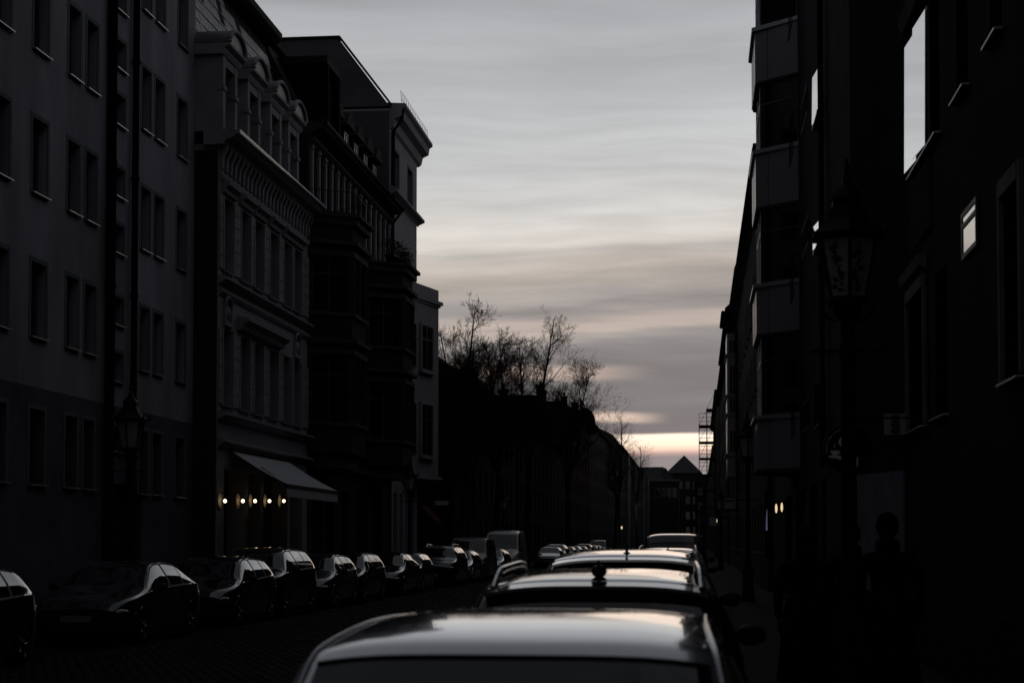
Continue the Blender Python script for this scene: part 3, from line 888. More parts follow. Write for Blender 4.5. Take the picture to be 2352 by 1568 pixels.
# mansard: steep slated slope, cap and firewall end
MB().prism([(.15, 13.5), (1.55, 19.3), (1.2, 19.45), (1.2, 19.75), (3.5, 20.6), (11.8, 20.6), (11.8, 13.5)], 0, W2).build('roof', 'tar', H2.root)
MB().prism([(1.15, 19.42), (.98, 19.55), (.98, 19.78), (1.15, 19.82)], -.1, W2 + .05).build('roof_edge', 'tar', H2.root)
sl = MB().prism([(0, 0), (.04, 0), (.04, .47), (.0, .47)], 0, .43).mesh('slate')
ang = math.atan2(5.8, 1.4)
for r_ in range(13):
    for k in range(24):
        if r_ * 24 + k >= 300: break
        t = (r_ + .1) * .445
        o = obj('slate', sl, 'slate', H2.root, (.05 + k * .452 + (.2 if r_ % 2 else 0), .15 + t * math.cos(ang) - .05, 13.6 + t * math.sin(ang)))
        o.rotation_euler = (ang - PI / 2 + random.uniform(-.012, .012), 0, random.uniform(-.01, .01))
        o.rotation_euler.x = -(PI / 2 - ang) + random.uniform(-.01, .01) - .045
for k, px in enumerate((531, 586, 636, 677)):
    m = H2.x(onX(px, 300, XL2 + .15).y)
    dm = MB()
    w = .78
    dm.box(m - w, m - w + .26, -.12, 2.0, 13.55, 15.75).box(m + w - .26, m + w, -.12, 2.0, 13.55, 15.75)
    dm.box(m - w + .26, m + w - .26, -.10, 2.0, 15.50, 15.75)
    dm.box(m - w + .26, m + w - .26, .30, 2.0, 13.55, 15.50)
    dm.box(m - w - .04, m - w + .30, -.16, .02, 14.75, 14.87).box(m + w - .30, m + w + .04, -.16, .02, 14.75, 14.87)
    d = dm.build('dormer', 'stone', H2.root)
    MB().prism([(2.0, 15.75), (-.14, 15.75), (-.20, 15.85), (-.20, 15.92), (-.34, 16.0), (-.34, 16.08), (2.0, 16.08)], m - w - .16, m + w + .16).build('entablature', 'stone', d)
    prof = [(m + (w + .18) * math.cos(t), 16.08 + .52 * math.sin(t)) for t in np.linspace(0, PI, 14)]
    MB().prism(prof, -.30, 2.1, 'y').build('dormer_roof', 'slate', d)
    ring = [(m + (w + .10) * math.cos(t), -.34, 16.10 + .47 * math.sin(t)) for t in np.linspace(0, PI, 14)]
    MB().tube(ring, .07, 6).build('arch_moulding', 'stone', d)
    H2.window((m - w + .26, m + w - .26, 13.62, 15.50, .20), .20, bars=(1, 1), frame='wframe_dk', sill=False, parent=d)
for px in (470, 520, 565):
    m = H2.x(onX(px, 40, XL2 - 1).y)
    o = MB().box(0, .55, -.06, .03, 0, .85).build('roof_window', 'tar', H2.root, (m, .15 + 4.6 * math.cos(ang), 13.55 + 4.6 * math.sin(ang)))
    o.rotation_euler.x = -(PI / 2 - ang)

# awning over the shop
yA, yB = onX(526, 1031, XL2).y, onX(658, 1055, XL2).y
aw = thing('awning', 'grey fabric awning stretched out above the shop with five lit wall lamps', 'awning', (XL2, yA, 0), PI / 2)
Wd = yB - yA
z0, z1, D = onX(526, 1031, XL2).z, 0, 1.68
z1 = onY(658, 1110, yA).z; D = onY(658, 1110, yA).x - XL2
nx = 4
for k in range(nx):
    a, c = Wd * k / nx + .006, Wd * (k + 1) / nx - .006
    b = MB(); m = 6
    pts = []
    for q in range(m + 1):
        t = q / m; pts.append((-D * t, z0 + (z1 - z0) * t - .05 * math.sin(PI * t)))
    for q in range(m):
        (ya, za), (yb, zb) = pts[q], pts[q + 1]
        b.quad((a, ya, za), (c, ya, za), (c, yb, zb), (a, yb, zb), smooth=True); b.quad((a, ya, za - .012), (a, yb, zb - .012), (c, yb, zb - .012), (c, ya, za - .012), smooth=True)
    b.build('canvas_strip', 'awning', aw)
    MB().box(a + .01, c - .01, -D - .02, -D - .005, z1 - .38, z1 - .10).build('valance', 'awning', aw)
MB().box(-.02, Wd + .02, -D - .04, -D + .05, z1 - .10, z1 - .014).build('front_bar', 'iron', aw)
MB().box(-.02, Wd + .02, -.14, -.01, z0 - .02, z0 + .12).build('cassette', 'iron', aw)
for x in (.25, Wd - .25):
    MB().tube([(x, -.05, z0 - .25), (x + .35, -D * .5, z0 - .55), (x, -D + .03, z1 - .05)], .025, 6).build('folding_arm', 'iron', aw)
for k, px in enumerate((518, 559, 587, 620, 653)):
    p = onX(px, 1150, XL2 + .20)
    ordw = ('nearest', 'second', 'middle', 'fourth', 'farthest')[k]
    w = thing('wall_lamp', ordw + ' of the five round lit wall lamps in a row below the awning', 'lamp', (XL2, p.y, p.z), PI / 2, 'lit wall lamps below the awning')
    MB().lathe([(.22, -.045), (.22, -.012), (.20, -.004)], 16, axis='y').build('backplate', 'back', w)
    MB().tube([(0, -.04, -.02), (0, -.13, -.02)], .012, 6).lathe([(.022, -.09), (.03, -.055)], 8, (0, -.17, 0)).tube([(0, -.04, .24), (0, -.2, .22)], .018, 6).tube([(0, -.04, -.26), (0, -.16, -.24)], .012, 6).build('bracket_arm', 'iron', w)
    MB().ell((0, -.185, 0), (.050, .050, .054), 14, 10).build('bulb', 'bulb', w)

# ------------------------------------------------------------------ left 3: soot-dark house with two oriels
YC = onX(893, 900, XL2).y
H3 = House('apartment_house', 'soot dark old house with two canted oriels stacked over three storeys', 'left', XL2, YB, YC)
W3 = H3.W
holes = []
nw = 14
for k in range(nw):
    a = .35 + k * (W3 - .7) / nw + .28
    holes.append((a, a + .58, 14.05, 15.75, .25))
bays = []
for (pa, pb) in ((706, 832), (866, 950)):
    xa = .03 if pa == 706 else H3.x(onX(948, 900, XL2 + 1.42).y) - 3.35
    bays.append((xa, xa + 4.3))
mids = [(5.15, 6.0), (6.6, 7.45), (8.0, 8.85)]
for a, c in mids:
    for z in (5.7, 9.8): holes.append((a, c, z, z + 2.3, .25))
doors = [(1.0, 2.6, .3, 3.9, .4), (3.2, 4.6, .12, 3.9, .4), (6.0, 7.4, .12, 3.7, .4), (9.0, 11.5, .3, 3.9, .4), (12.5, 14.6, .3, 3.9, .4)]
doors = [d for d in doors if d[1] < W3 - .3]
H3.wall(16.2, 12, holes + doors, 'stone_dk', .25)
for h in holes: H3.window(h, .25, bars=(0, 1) if h[2] > 13 else (1, 1), frame='wframe_dk', sill=h[2] < 13, sillm='trim_dk')
for d_ in doors:
    f = H3.box('shop_window', d_[0], d_[1], d_[4] + .05, d_[4] + .10, d_[2], d_[3], 'shop'); MB().box(d_[0] + .1, d_[1] - .1, d_[4] + .03, d_[4] + .045, d_[2] + .4, d_[3] - .1).build('pane', 'glass', f)
pm = MB().box(-.10, .10, -.09, 0, 13.75, 15.9).lathe([(.09, 0), (.09, .1)], 8, (0, -.06, 15.7)).mesh('pilaster')
for k in range(nw + 1): obj('pilaster', pm, 'stone', H3.root, (.35 + k * (W3 - .7) / nw + .04, 0, 0))
for z, p in ((16.0, .22), (13.55, .18), (9.3, .16), (5.2, .2), (4.5, .25)):
    MB().prism([(0, z - .16), (-p * .6, z - .08), (-p, z), (-p, z + .07), (0, z + .14)], 0, W3).build('string_course', 'trim_dk', H3.root)
MB().prism([(0, 16.2), (-.30, 16.34), (-.55, 16.42), (-.55, 16.55), (.3, 16.7), (.3, 16.2)], 0, W3).build('cornice', 'trim_dk', H3.root)
b = MB().tube([(0, -.60, 16.58), (W3 + .1, -.60, 16.58)], .09, 8); b.tube([(W3 - .1, -.6, 16.5), (W3 - .1, -.3, 16.1), (W3 - .1, -.10, 15.8), (W3 - .1, -.10, .3)], .06, 8)
b.build('gutter', 'tar', H3.root)
gb = MB()
for k in range(46): gb.tube([(.2 + k * (W3 - .4) / 45, -.45, 16.62), (.2 + k * (W3 - .4) / 45, -.30, 16.95)], .008, 4)
for z in (16.78, 16.95): gb.tube([(.2, -.37 if z < 16.9 else -.30, z), (W3 - .2, -.37 if z < 16.9 else -.30, z)], .010, 4)
gb.build('snow_guard', 'iron', H3.root)
MB().prism([(.1, 16.6), (1.7, 19.7), (1.5, 19.8), (1.5, 20.0), (4.5, 21.2), (12, 21.2), (12, 16.6)], 0, W3).build('roof', 'tar', H3.root)
big = (1.6, 3.9)
d = MB().box(big[0], big[1], .0, 3.0, 16.55, 19.1).build('dormer', 'brick_dk', H3.root)
MB().box(big[0] - .15, big[1] + .15, -.35, 3.1, 19.1, 19.38).build('dormer_roof', 'tar', d)
H3.window((big[0] + .35, big[1] - .35, 16.9, 18.8, -.06), -.06, bars=(1, 1), frame='wframe_dk', sill=False, parent=d)
for q in (big[0], big[1] - .3): MB().box(q, q + .3, -.34, -.003, 16.55, 19.09).build('glint_jamb', 'brick_dk', d)  # jambs added to hide the sky reflected in the dormer pane
for k in range(6):
    m = 5.6 + k * 2.05
    if m > W3 - .8: break
    d = MB().box(m - .6, m + .6, .25, 2.6, 16.6, 18.25).build('dormer', 'brick_dk', H3.root)
    MB().prism([(m - .82, 18.22), (m + .82, 18.22), (m + .30, 18.72), (m - .30, 18.72)], .0, 3.0, 'y').build('dormer_roof', 'tar', d)
    H3.window((m - .4, m + .4, 16.95, 18.0, .20), .20, bars=(1, 0), frame='wframe_dk', sill=False, parent=d)


def oriel(H, xa, xb, proj, cant, floors, zlo, zhi, m, mt, plants=False, rail=False, win=True):
    """canted bay: local plan trapezium; floors is a list of (sill, head)"""
    plan = [(xa, 0), (xa + cant, -proj), (xb - cant, -proj), (xb, 0)]
    b = MB()

    def band(z0, z1, g):
        q = [(xa - g, 0), (xa + cant - g * .6, -proj - g), (xb - cant + g * .6, -proj - g), (xb + g, 0)]
        b.prism(q, z0, z1, 'z')
    zs = zlo; r = None
    for (s_, h_) in floors + [(zhi, zhi)]:
        band(zs, s_, 0); zs = h_
        o_ = b.build('oriel' if r is None else 'oriel_storey', m, r or H.root); r = r or o_; b = MB()
    for (s_, h_) in floors:
        
        for z0_, z1_, g_ in ((s_ - .12, s_, .12), (h_ + .02, h_ + .20, .10), (h_ + .42, h_ + .56, .22)):
            b = MB(); band(z0_, z1_, g_); b.build('oriel_moulding', mt, r)
    b = MB(); band(zhi - .25, zhi, .18); b.build('oriel_moulding', mt, r)
    b = MB(); band(zhi, zhi + .12, .32); b.build('oriel_cap', mt, r); b = MB()
    b.prism([(xa + .1, 0), (xa + cant + .1, -proj + .25), (xb - cant - .1, -proj + .25), (xb - .1, 0)], zlo - .5, zlo, 'z')
    b.build('oriel_base', mt, r)
    segs = [(plan[0], plan[1]), (plan[1], plan[2]), (plan[2], plan[3])]
    for (s_, h_) in floors:
        for k, (p, q) in enumerate(segs):
            dxx, dyy = q[0] - p[0], q[1] - p[1]; ln = math.hypot(dxx, dyy); rz = math.atan2(dyy, dxx)
            nn = 1 if k != 1 else 2
            for i in range(nn):
                c = (i + .5) / nn; w = ln / nn - .34
                px_, py_ = p[0] + dxx * c, p[1] + dyy * c
                inx, iny = -math.sin(rz) * .12, math.cos(rz) * .12
                H.window((0, w, s_, h_), 0, bars=(1, 1) if w > .9 else (0, 1), frame='wframe_dk', sill=False, parent=r, rz=rz, at=(px_ + inx, py_ + iny, s_))
            for i in range(nn + 1):
                c = i / nn; px_, py_ = p[0] + dxx * c, p[1] + dyy * c
                MB().lathe([(.19, s_), (.17, s_ + .2), (.17, h_ - .2), (.2, h_)], 8, (px_ - math.sin(rz) * .10, py_ + math.cos(rz) * .10, 0), smooth=False, rot=rz + PI / 8).build('oriel_post', m, r)
    if rail:
        b = MB(); ring = [plan[0], plan[1], plan[2], plan[3]]
        for z in (zhi + .2, zhi + .95): b.tube([(p[0], p[1], z) for p in ring], .018, 5)
        for p, q in zip(ring[:-1], ring[1:]):
            ln = math.hypot(q[0] - p[0], q[1] - p[1]); n_ = max(2, int(ln / .14))
            for i in range(n_ + 1):
                t = i / n_; b.tube([(p[0] + (q[0] - p[0]) * t, p[1] + (q[1] - p[1]) * t, zhi + .1), (p[0] + (q[0] - p[0]) * t, p[1] + (q[1] - p[1]) * t, zhi + .95)], .008, 4)
        b.build('balcony_railing', 'iron', r)
    return r, plan


oriel(H3, *bays[0], 1.40, .95, [(6.0, 8.4), (9.9, 11.9)], 4.9, 13.3, 'stone_dk', 'trim_dk', rail=True)
_, plan = oriel(H3, *bays[1], 1.40, .95, [(6.0, 8.4), (9.9, 11.9)], 4.9, 13.3, 'stone_dk', 'trim_dk')
# planted boxes on the second oriel's terrace: individual plants
for k in range(7):
    t = k / 6
    lx = plan[0][0] + .3 + t * (plan[3][0] - plan[0][0] - .6); ly = -.9 - .25 * math.sin(PI * t)
    wp = H3.root.matrix_world
    X = XL2 - ly; Y = H3.base + lx
    p = thing('potted_plant', ['bushy', 'low', 'round', 'thin tall', 'spreading', 'ragged', 'small'][k] + ' potted plant on the roof of the farther dark oriel', 'plant', (X, Y, 13.42), 0, 'potted plants on the farther oriel')
    MB().lathe([(.12, 0), (.17, .26), (.18, .26)], 10).build('pot', 'brick_dk', p)
    b = MB(); hgt = random.uniform(.35, .75)
    for q in range(160):
        c = Vector((random.gauss(0, .17), random.gauss(0, .17), .3 + random.random() * hgt)); s_ = random.uniform(.03, .06)
        u = Vector((random.uniform(-1, 1), random.uniform(-1, 1), random.uniform(-1, 1))).normalized(); v = u.orthogonal()
        b.quad(c, c + u * s_ + v * s_ * .5, c + u * s_ * 2, c + u * s_ - v * s_ * .5)
    b.build('foliage', 'leaf', p)

# ------------------------------------------------------------------ left 4: tall pale corner house with fire wall
YD = onX(957, 560, XL2).y
H4 = House('apartment_house', 'tall pale stuccoed corner house with a bare windowless fire wall rising over its neighbour', 'left', XL2, YC, YD)
W4 = H4.W
ap = onY(778, 82, YC); hb = onY(893, 244, YC).z; rl = onY(560, 84, YC)
yap = H4.y(ap.x)
holes = []
for (a, b_, t, bt) in ((900, 915, 345, 450), (935, 946, 392, 478)):
    holes.append((*H4.rect(a, b_, t, bt), .2))
zz = [h[2:4] for h in holes]
lv = (holes[0][2] + holes[1][2]) / 2; lt = (holes[0][3] + holes[1][3]) / 2
holes = [(h[0], h[1], lv, lt, .2) for h in holes]
for k in range(4):
    a = .6 + k * 1.75
    if a + .75 < W4: holes.append((a, a + .75, 12.5, 14.0, .2))
doors4 = [(1.1, 1.9, .2, 4.0, .3), (2.7, 3.5, .2, 4.0, .3), (4.3, 5.1, .2, 4.0, .3), (5.9, 6.7, .2, 4.0, .3)]
doors4 = [d for d in doors4 if d[1] < W4 - .2]
H4.wall(hb, 12, holes + doors4, 'pale', .2)
for h in holes: H4.window(h, .2, bars=(1, 1), frame='wframe_dk', sillm='pale', surround=.12)
for d_ in doors4: H4.box('shop_window', d_[0], d_[1], .34, .38, d_[2], d_[3], 'glass')
for k in range(9):
    z = .3 + k * .45
    for a, c in [(.0, 1.0), (2.0, 2.6), (3.6, 4.2), (5.2, 5.8), (6.8, W4)]:
        if c <= W4 + .01 and c > a: H4.box('stone_block', a + .01, c - .01, -.05, 0, z, z + .42, 'pale')
MB().prism([(0, hb - .1), (0, hb), (yap, ap.z - .15), (12, ap.z - .15), (12, hb - .1)], 0, .4).build('fire_wall', 'fire', H4.root)
f = H4.box('fire_wall', -.03, 0, .02, 12, 0, hb - .2, 'fire')
MB().prism([(.1, hb), (yap, ap.z - .3), (11.8, ap.z - .3), (11.8, hb)], .4, W4 - .2).build('roof', 'tar', H4.root)
MB().prism([(-.08, hb), (yap - .02, ap.z - .13), (12.1, ap.z - .13), (12.1, ap.z - .03), (yap - .06, ap.z - .02), (-.08, hb + .14)], -.08, .45).build('wall_coping', 'tar', H4.root)
MB().prism([(0, hb - 1.0), (-.14, hb - .9), (-.22, hb - .55), (-.5, hb - .42), (-.55, hb - .1), (-.7, hb), (-.7, hb + .14), (.3, hb + .2), (.3, hb - 1.0)], .1, W4 + .55).build('cornice', 'pale', H4.root)
b = MB()
for k in range(16): b.tube([(.3 + k * (W4 + .1) / 15, -.5, hb + .1), (.3 + k * (W4 + .1) / 15, -.45, hb + .75)], .010, 4)
for z in (.4, .75): b.tube([(.3, -.47, hb + z), (W4 + .4, -.47, hb + z)], .010, 4)
b.build('roof_railing', 'zinc', H4.root)
zc4 = onX(957, 510, XL2).z
MB().prism([(0, zc4 - .2), (-.12, zc4 - .1), (-.35, zc4), (-.35, zc4 + .12), (0, zc4 + .3)], 0, W4 + .3).build('string_course', 'pale', H4.root)
b = MB().tube([(.25, -.55, hb - .1), (.25, -.5, hb - .6), (.25, -.12, hb - 1.1), (.25, -.10, 13)], .09, 8); b.build('downpipe', 'pipe', H4.root)
# corner oriel, seen end-on
ztop, zbot = onY(985, 657, YC + 6).z, onY(985, 1092, YC + 6).z
P1 = onX(1007, 900, -12.5); pj = -H4.y(P1.x)
xa, xb = H4.x(P1.y) - 4.6, H4.x(P1.y)
rzo = math.atan2(-pj, xb - xa)
plan4 = lambda g: [(xa - g, 0), (xb + g * .3, -pj - g), (xb + g, -pj + .3), (xb + g, 0)]
ro = MB().prism(plan4(0), zbot, ztop, 'z').build('oriel', 'pale', H4.root)


def on_slant(px):
    '''where the sight line through a pixel column meets the slanted face, in local x'''
    lo, hi = xa, xb
    for _ in range(40):
        m = (lo + hi) / 2; Xw = XL2 + pj * (m - xa) / (xb - xa)
        if onX(px, 900, Xw).y - H4.base > m: lo = m
        else: hi = m
    return (lo + hi) / 2


l0, l1 = on_slant(965), on_slant(990)
lm = (l0 + l1) / 2
dist = H4.base + lm
for yb, yt in ((1045, 930), (850, 750)):
    z0_, z1_ = onY(978, yb, dist).z, onY(978, yt, dist).z
    w_ = (l1 - l0) / math.cos(rzo)
    nx_, ny_ = math.sin(rzo) * 1, -math.cos(rzo)
    cx_, cy_ = lm, -pj * (lm - xa) / (xb - xa)
    fo = H4.window((0, w_, z0_, z1_), 0, bars=(1, 1), frame='wframe_dk', sill=False, parent=ro, rz=rzo, at=(cx_ + nx_ * .07, cy_ + ny_ * .07, z0_))
    MB().box(-w_ / 2 - .2, w_ / 2 + .2, -.14, .06, -.18, -.02).build('sill', 'pale', fo)
    MB().box(-w_ / 2 - .13, -w_ / 2 - .005, -.05, .07, -.02, z1_ - z0_ + .12).box(w_ / 2 + .005, w_ / 2 + .13, -.05, .07, -.02, z1_ - z0_ + .12).box(-w_ / 2 - .005, w_ / 2 + .005, -.05, .07, z1_ - z0_ + .005, z1_ - z0_ + .12).build('architrave', 'pale', fo)
    lo_ = on_slant(948); cy2 = -pj * (lo_ - xa) / (xb - xa)
    H4.window((0, .6, z0_, z1_), 0, bars=(0, 1), frame='wframe_dk', sill=False, parent=ro, rz=rzo, at=(lo_ + nx_ * .07, cy2 + ny_ * .07, z0_))
MB().prism(plan4(.22), ztop - .75, ztop - .58, 'z').build('oriel_moulding', 'pale', ro)
MB().prism(plan4(.10), ztop - .86, ztop - .752, 'z').build('oriel_moulding', 'pale', ro)
MB().prism(plan4(.18), zbot - .16, zbot - .004, 'z').build('oriel_base', 'pale', ro)
# red canvas at the corner and the street sign
pr = onY(965, 1160, 85.5); pq = onY(1000, 1195, 85.5)
ra = thing('awning', 'small dull red canvas awning at the corner of the pale house', 'awning', (pr.x, 85.5, 0))
MB().quad((0, 0, pr.z), (pq.x - pr.x, 0, pq.z), (pq.x - pr.x, 2.2, pq.z), (0, 2.2, pr.z)).quad((0, 0, pr.z - .03), (0, 2.2, pr.z - .03), (pq.x - pr.x, 2.2, pq.z - .03), (pq.x - pr.x, 0, pq.z - .03)).build('canvas', 'red', ra)
MB().box(pq.x - pr.x - .01, pq.x - pr.x + .03, 0, 2.2, pq.z - .22, pq.z - .035).build('valance', 'red', ra)
MB().tube([(0, .02, pr.z - .08), (pq.x - pr.x, .02, pq.z - .08)], .02, 6).tube([(0, 2.18, pr.z - .08), (pq.x - pr.x, 2.18, pq.z - .08)], .02, 6).tube([(0, .02, pr.z - .08), (0, .02, .12)], .03, 6).build('frame', 'iron', ra)
ps = onY(1015, 1156, 92)
ss = thing('street_sign', 'small pale street name plate on a dark pole at the far left corner', 'sign', (ps.x, 92, .12))
MB().tube([(0, 0, 0), (0, 0, ps.z + .25)], .035, 8).build('pole', 'iron', ss)
wS = (onY(1030, 1156, 92).x - onY(1000, 1156, 92).x) / 2
MB().box(-wS, wS, -.06, -.04, ps.z - .20, ps.z + .03).build('plate', 'plate', ss)
MB().box(-wS - .02, wS + .02, -.058, -.035, ps.z - .22, ps.z - .202).box(-wS - .02, wS + .02, -.058, -.035, ps.z + .032, ps.z + .05).build('plate_frame', 'iron', ss)

# ------------------------------------------------------------------ left row farther on, beyond the side street
def far_house(name, label, side, xf, y0, y1, z1, m, floors, step, ww, wh, roof, rm='far_roof', frame='wframe_dk', z_first=1.2):
    H = House(name, label, side, xf, y0, y1)
    holes = []
    n = int(H.W / step)
    for k in range(n):
        a = (H.W - n * step) / 2 + k * step + (step - ww) / 2
        for f_ in range(floors):
            z = z_first + f_ * (z1 - 1.2 - z_first) / max(1, floors - 0) + .2
            holes.append((a, a + ww, z, z + wh, .2))
    H.wall(z1, 11, holes, m, .2)
    for h in holes: H.window(h, .2, bars=(1, 1), frame=frame, sillm='far_pale')
    MB().prism([(0, z1 - .35), (-.2, z1 - .2), (-.45, z1 - .05), (-.45, z1 + .1), (.3, z1 + .2), (.3, z1 - .35)], 0, H.W).build('cornice', m, H.root)
    if roof: MB().prism([(.0, z1)] + roof + [(11, z1)], 0, H.W).build('roof', rm, H.root)
    return H


H5 = far_house('corner_house', 'low black hip roofed corner house behind the first bare trees', 'left', XL2, 97, 131, 11.4, 'far_dk', 3, 3.1, 1.1, 1.9, None)
MB().prism([(.0, 11.4), (2.9, 13.7), (10.5, 13.7), (11, 11.4)], .2, H5.W - 9, 'x').build('roof', 'far_dk', H5.root)
b = MB(); W5 = H5.W
b.quad((W5 - 9, 0, 11.4), (W5, 0, 11.4), (W5 - 9, 2.9, 13.7)); b.quad((W5, 0, 11.4), (W5, 11, 11.4), (W5 - 9, 10.5, 13.7), (W5 - 9, 2.9, 13.7)); b.quad((W5, 11, 11.4), (W5 - 9, 11, 11.4), (W5 - 9, 10.5, 13.7))
b.build('roof_hip', 'far_dk', H5.root)


def chimney(H, x, y, z0, z1, w=.5, m='far_dk'):
    c = MB().box(x - w, x + w, y - w * .8, y + w * .8, z0, z1).box(x - w - .08, x + w + .08, y - w * .8 - .08, y + w * .8 + .08, z1, z1 + .15).build('chimney', m, H.root)
    for q in (-.25, .2): MB().lathe([(.12, z1 + .15), (.10, z1 + .6)], 8, (x + q, y, 0)).build('chimney_pot', m, c)


H6 = far_house('apartment_house', 'low black roofed house beneath the tallest bare tree', 'left', XL2, 133, 165, 11.0, 'far_dk', 3, 4.0, 1.2, 1.9, [(1.5, 12.6), (9.5, 12.6)], 'far_dk')
for x, z in ((4, 13.7), (9.5, 13.3), (24, 13.6)): chimney(H6, x, 1.6, 12, z, .42)
H6a = far_house('apartment_house', 'black roofed house between the low one and the red brick front', 'left', XL2, 165.2, 200.6, 14.2, 'far_dk', 4, 4.4, 1.2, 1.9, [(1.5, 15.8), (9.5, 15.8)], 'far_dk')
for x, z in ((5, 17.0), (7.5, 16.7), (24, 16.8), (30, 16.5)): chimney(H6a, x, 1.6, 15, z, .42)
H6b = far_house('apartment_house', 'dull red brick front between black houses down the left side', 'left', XL2, 201, 222, 16.8, 'far_red', 5, 3.5, 1.2, 1.9, [(2, 18.1), (9, 18.1)], 'far_dk')
chimney(H6b, 5, 2, 17.5, 18.9, .45)
dm = MB().lathe([(1.5, 15.4), (1.5, 16.9), (1.4, 17.6), (1.05, 18.3), (.5, 18.75), (.06, 18.9), (.05, 19.4)], 12, (19.4, .6, 0)).build('corner_cupola', 'far_dk', H6b.root)
b = MB()
for k in range(7):
    b.tube([(9 + k * .9, .4, 17.6), (9 + k * .9, .4, 19.2)], .04, 4)
for z in (18.4, 19.2): b.tube([(9, .4, z), (14.4, .4, z)], .04, 4)
b.build('roof_railing', 'scaf', H6b.root)
H7 = far_house('apartment_house', 'black house with pale vertical plaster strip far down the left side', 'left', XL2, 223, 300, 17.2, 'far', 5, 4.4, 1.3, 1.9, [(2.6, 19.1), (8.5, 19.1)], 'far_dk')
for x in (8, 30, 55): chimney(H7, x, 2.5, 18.5, 20.2, .5)
for x in (70.5,): H7.box('pilaster_strip', x, x + 5, -.25, 0, .2, 16.8, 'far_pale')
H8 = far_house('apartment_house', 'far house with rounded roof edge before the end of the street on the left', 'left', XL2 + .5, 301, 430, 18.4, 'far', 5, 6.4, 1.5, 2, [(1.2, 20.3), (3.5, 21.4), (8, 21.4)], 'far_roof')
for x in (24, 60, 118): H8.box('pilaster_strip', x, x + 7, -.5, 0, .2, 18.0, 'far_pale')
H9 = far_house('apartment_house', 'last small house on the left with a pale corner pier', 'left', XL2 + 1.0, 431, 490, 18, 'far', 5, 6.4, 1.5, 2, [(2, 20), (8, 20)], 'far_roof')
H9.box('corner_pier', -.4, 4, -.9, 0, .2, 18, 'far_pale')
# the end of the street
Ye = 520
pe = onY(1571, 1043, Ye); e0, e1 = onY(1528, 1086, Ye), onY(1612, 1086, Ye)
he = House('church_like_house', 'distant house with a steep pyramid roof closing the street', 'right', 0, Ye, Ye + 20)
bpy.data.objects.remove(he.root)
er = thing('house_with_pyramid_roof', 'distant house with a steep pyramid roof closing the end of the street', 'building', (pe.x, Ye, 0))
w = (e1.x - e0.x) / 2
MB().box(-w + .4, w - .4, 0, 2 * w, 0, e0.z).build('wall', 'far', er)
b = MB(); 
for p, q in (((-w, -.4), (w, -.4)), ((w, -.4), (w, 2 * w + .4)), ((w, 2 * w + .4), (-w, 2 * w + .4)), ((-w, 2 * w + .4), (-w, -.4))):
    b.quad((*p, e0.z), (*q, e0.z), (0, w, pe.z))
b.quad((-w, -.4, e0.z), (-w, 2 * w + .4, e0.z), (w, 2 * w + .4, e0.z), (w, -.4, e0.z)); b.build('roof', 'far_roof', er)
for k in range(4):
    for z in (4, 8.5, 13, 17.5):
        f = MB().box(-.7, .7, -.06, .02, 0, 2.4).build('window', 'wframe_dk', er, (-w + 2.2 + k * (2 * w - 4.4) / 3, 0, z)); MB().box(-.6, .6, -.075, -.065, .1, 2.3).build('pane', 'glass', f)
g0, g1 = onY(1470, 1071, Ye - 14), onY(1544, 1071, Ye - 14)
lr = thing('long_house', 'distant long house with a flat topped roof left of the pyramid roof', 'building', (g0.x, Ye - 14, 0))
Wl = g1.x - g0.x
MB().box(0, Wl, 0, 12, 0, g0.z - 4.2).build('wall', 'far', lr)
MB().prism([(-.4, g0.z - 4.2), (3.4, g0.z), (9, g0.z), (12.4, g0.z - 4.2)], -.3, Wl * .72, 'x').build('roof', 'far_roof', lr)
MB().prism([(Wl * .72, g0.z - 4.2), (Wl * .72, g0.z - .4), (Wl * .80, g0.z - .4), (Wl + .8, g0.z - 4.2)], .2, 11, 'y').build('roof', 'far_roof', lr)
for k in range(4):
    for z in (3, 6.6, 10.2, 13.8):
        f = MB().box(-.8, .8, -.06, .02, 0, 2.2).build('window', 'far_pale', lr, (1.3 + k * (Wl - 2.6) / 3, 0, z)); MB().box(-.68, .68, -.075, -.065, .12, 2.08).build('pane', 'glass', f)
g2, g3 = onY(1488, 1120, 470), onY(1560, 1120, 470)
mr = thing('apartment_house', 'distant grey house with a row of windows under a flat parapet at the street end', 'building', (g2.x, 470, 0))
Wm = g3.x - g2.x
MB().box(0, Wm, 0, 10, 0, g2.z + 1.8).build('wall', 'far', mr); MB().box(-.3, Wm + .3, -.4, 10, g2.z + 1.8, g2.z + 2.3).build('parapet', 'far_pale', mr)
for k in range(5):
    f = MB().box(-.6, .6, -.06, .02, 0, 2.6).build('window', 'far_pale', mr, (1.2 + k * (Wm - 2.4) / 4, 0, g2.z - 2.6)); MB().box(-.5, .5, -.075, -.065, .12, 2.45).build('pane', 'glass', f)

dw0, dw1 = onY(1596, 1088, 500), onY(1680, 1092, 500)
dk = thing('long_house', 'low dark house filling the street end behind the scaffolding', 'building', (dw0.x, 500, 0))
Wk = dw1.x - dw0.x
MB().box(0, Wk, 0, 12, 0, dw0.z - 2.5).build('wall', 'far_dk', dk)
MB().prism([(-.5, dw0.z - 2.5), (3, dw0.z), (9, dw0.z), (12.5, dw0.z - 2.5)], -.3, Wk).build('roof', 'far_dk', dk)
for k in range(4):
    for z in (3, 7, 11, 15):
        f = MB().box(-.7, .7, -.06, .02, 0, 2.2).build('window', 'wframe_dk', dk, (1.5 + k * 2.6, 0, z)); MB().box(-.6, .6, -.075, -.065, .12, 2.08).build('pane', 'glass', f)

# ------------------------------------------------------------------ right 1: near brown house
XR1 = 3.1
YR1 = onX(2081, 900, XR1).y
G1 = House('apartment_house', 'near brown house filling the right edge with glowing sky in one tall window', 'right', XR1, -30.0, YR1)


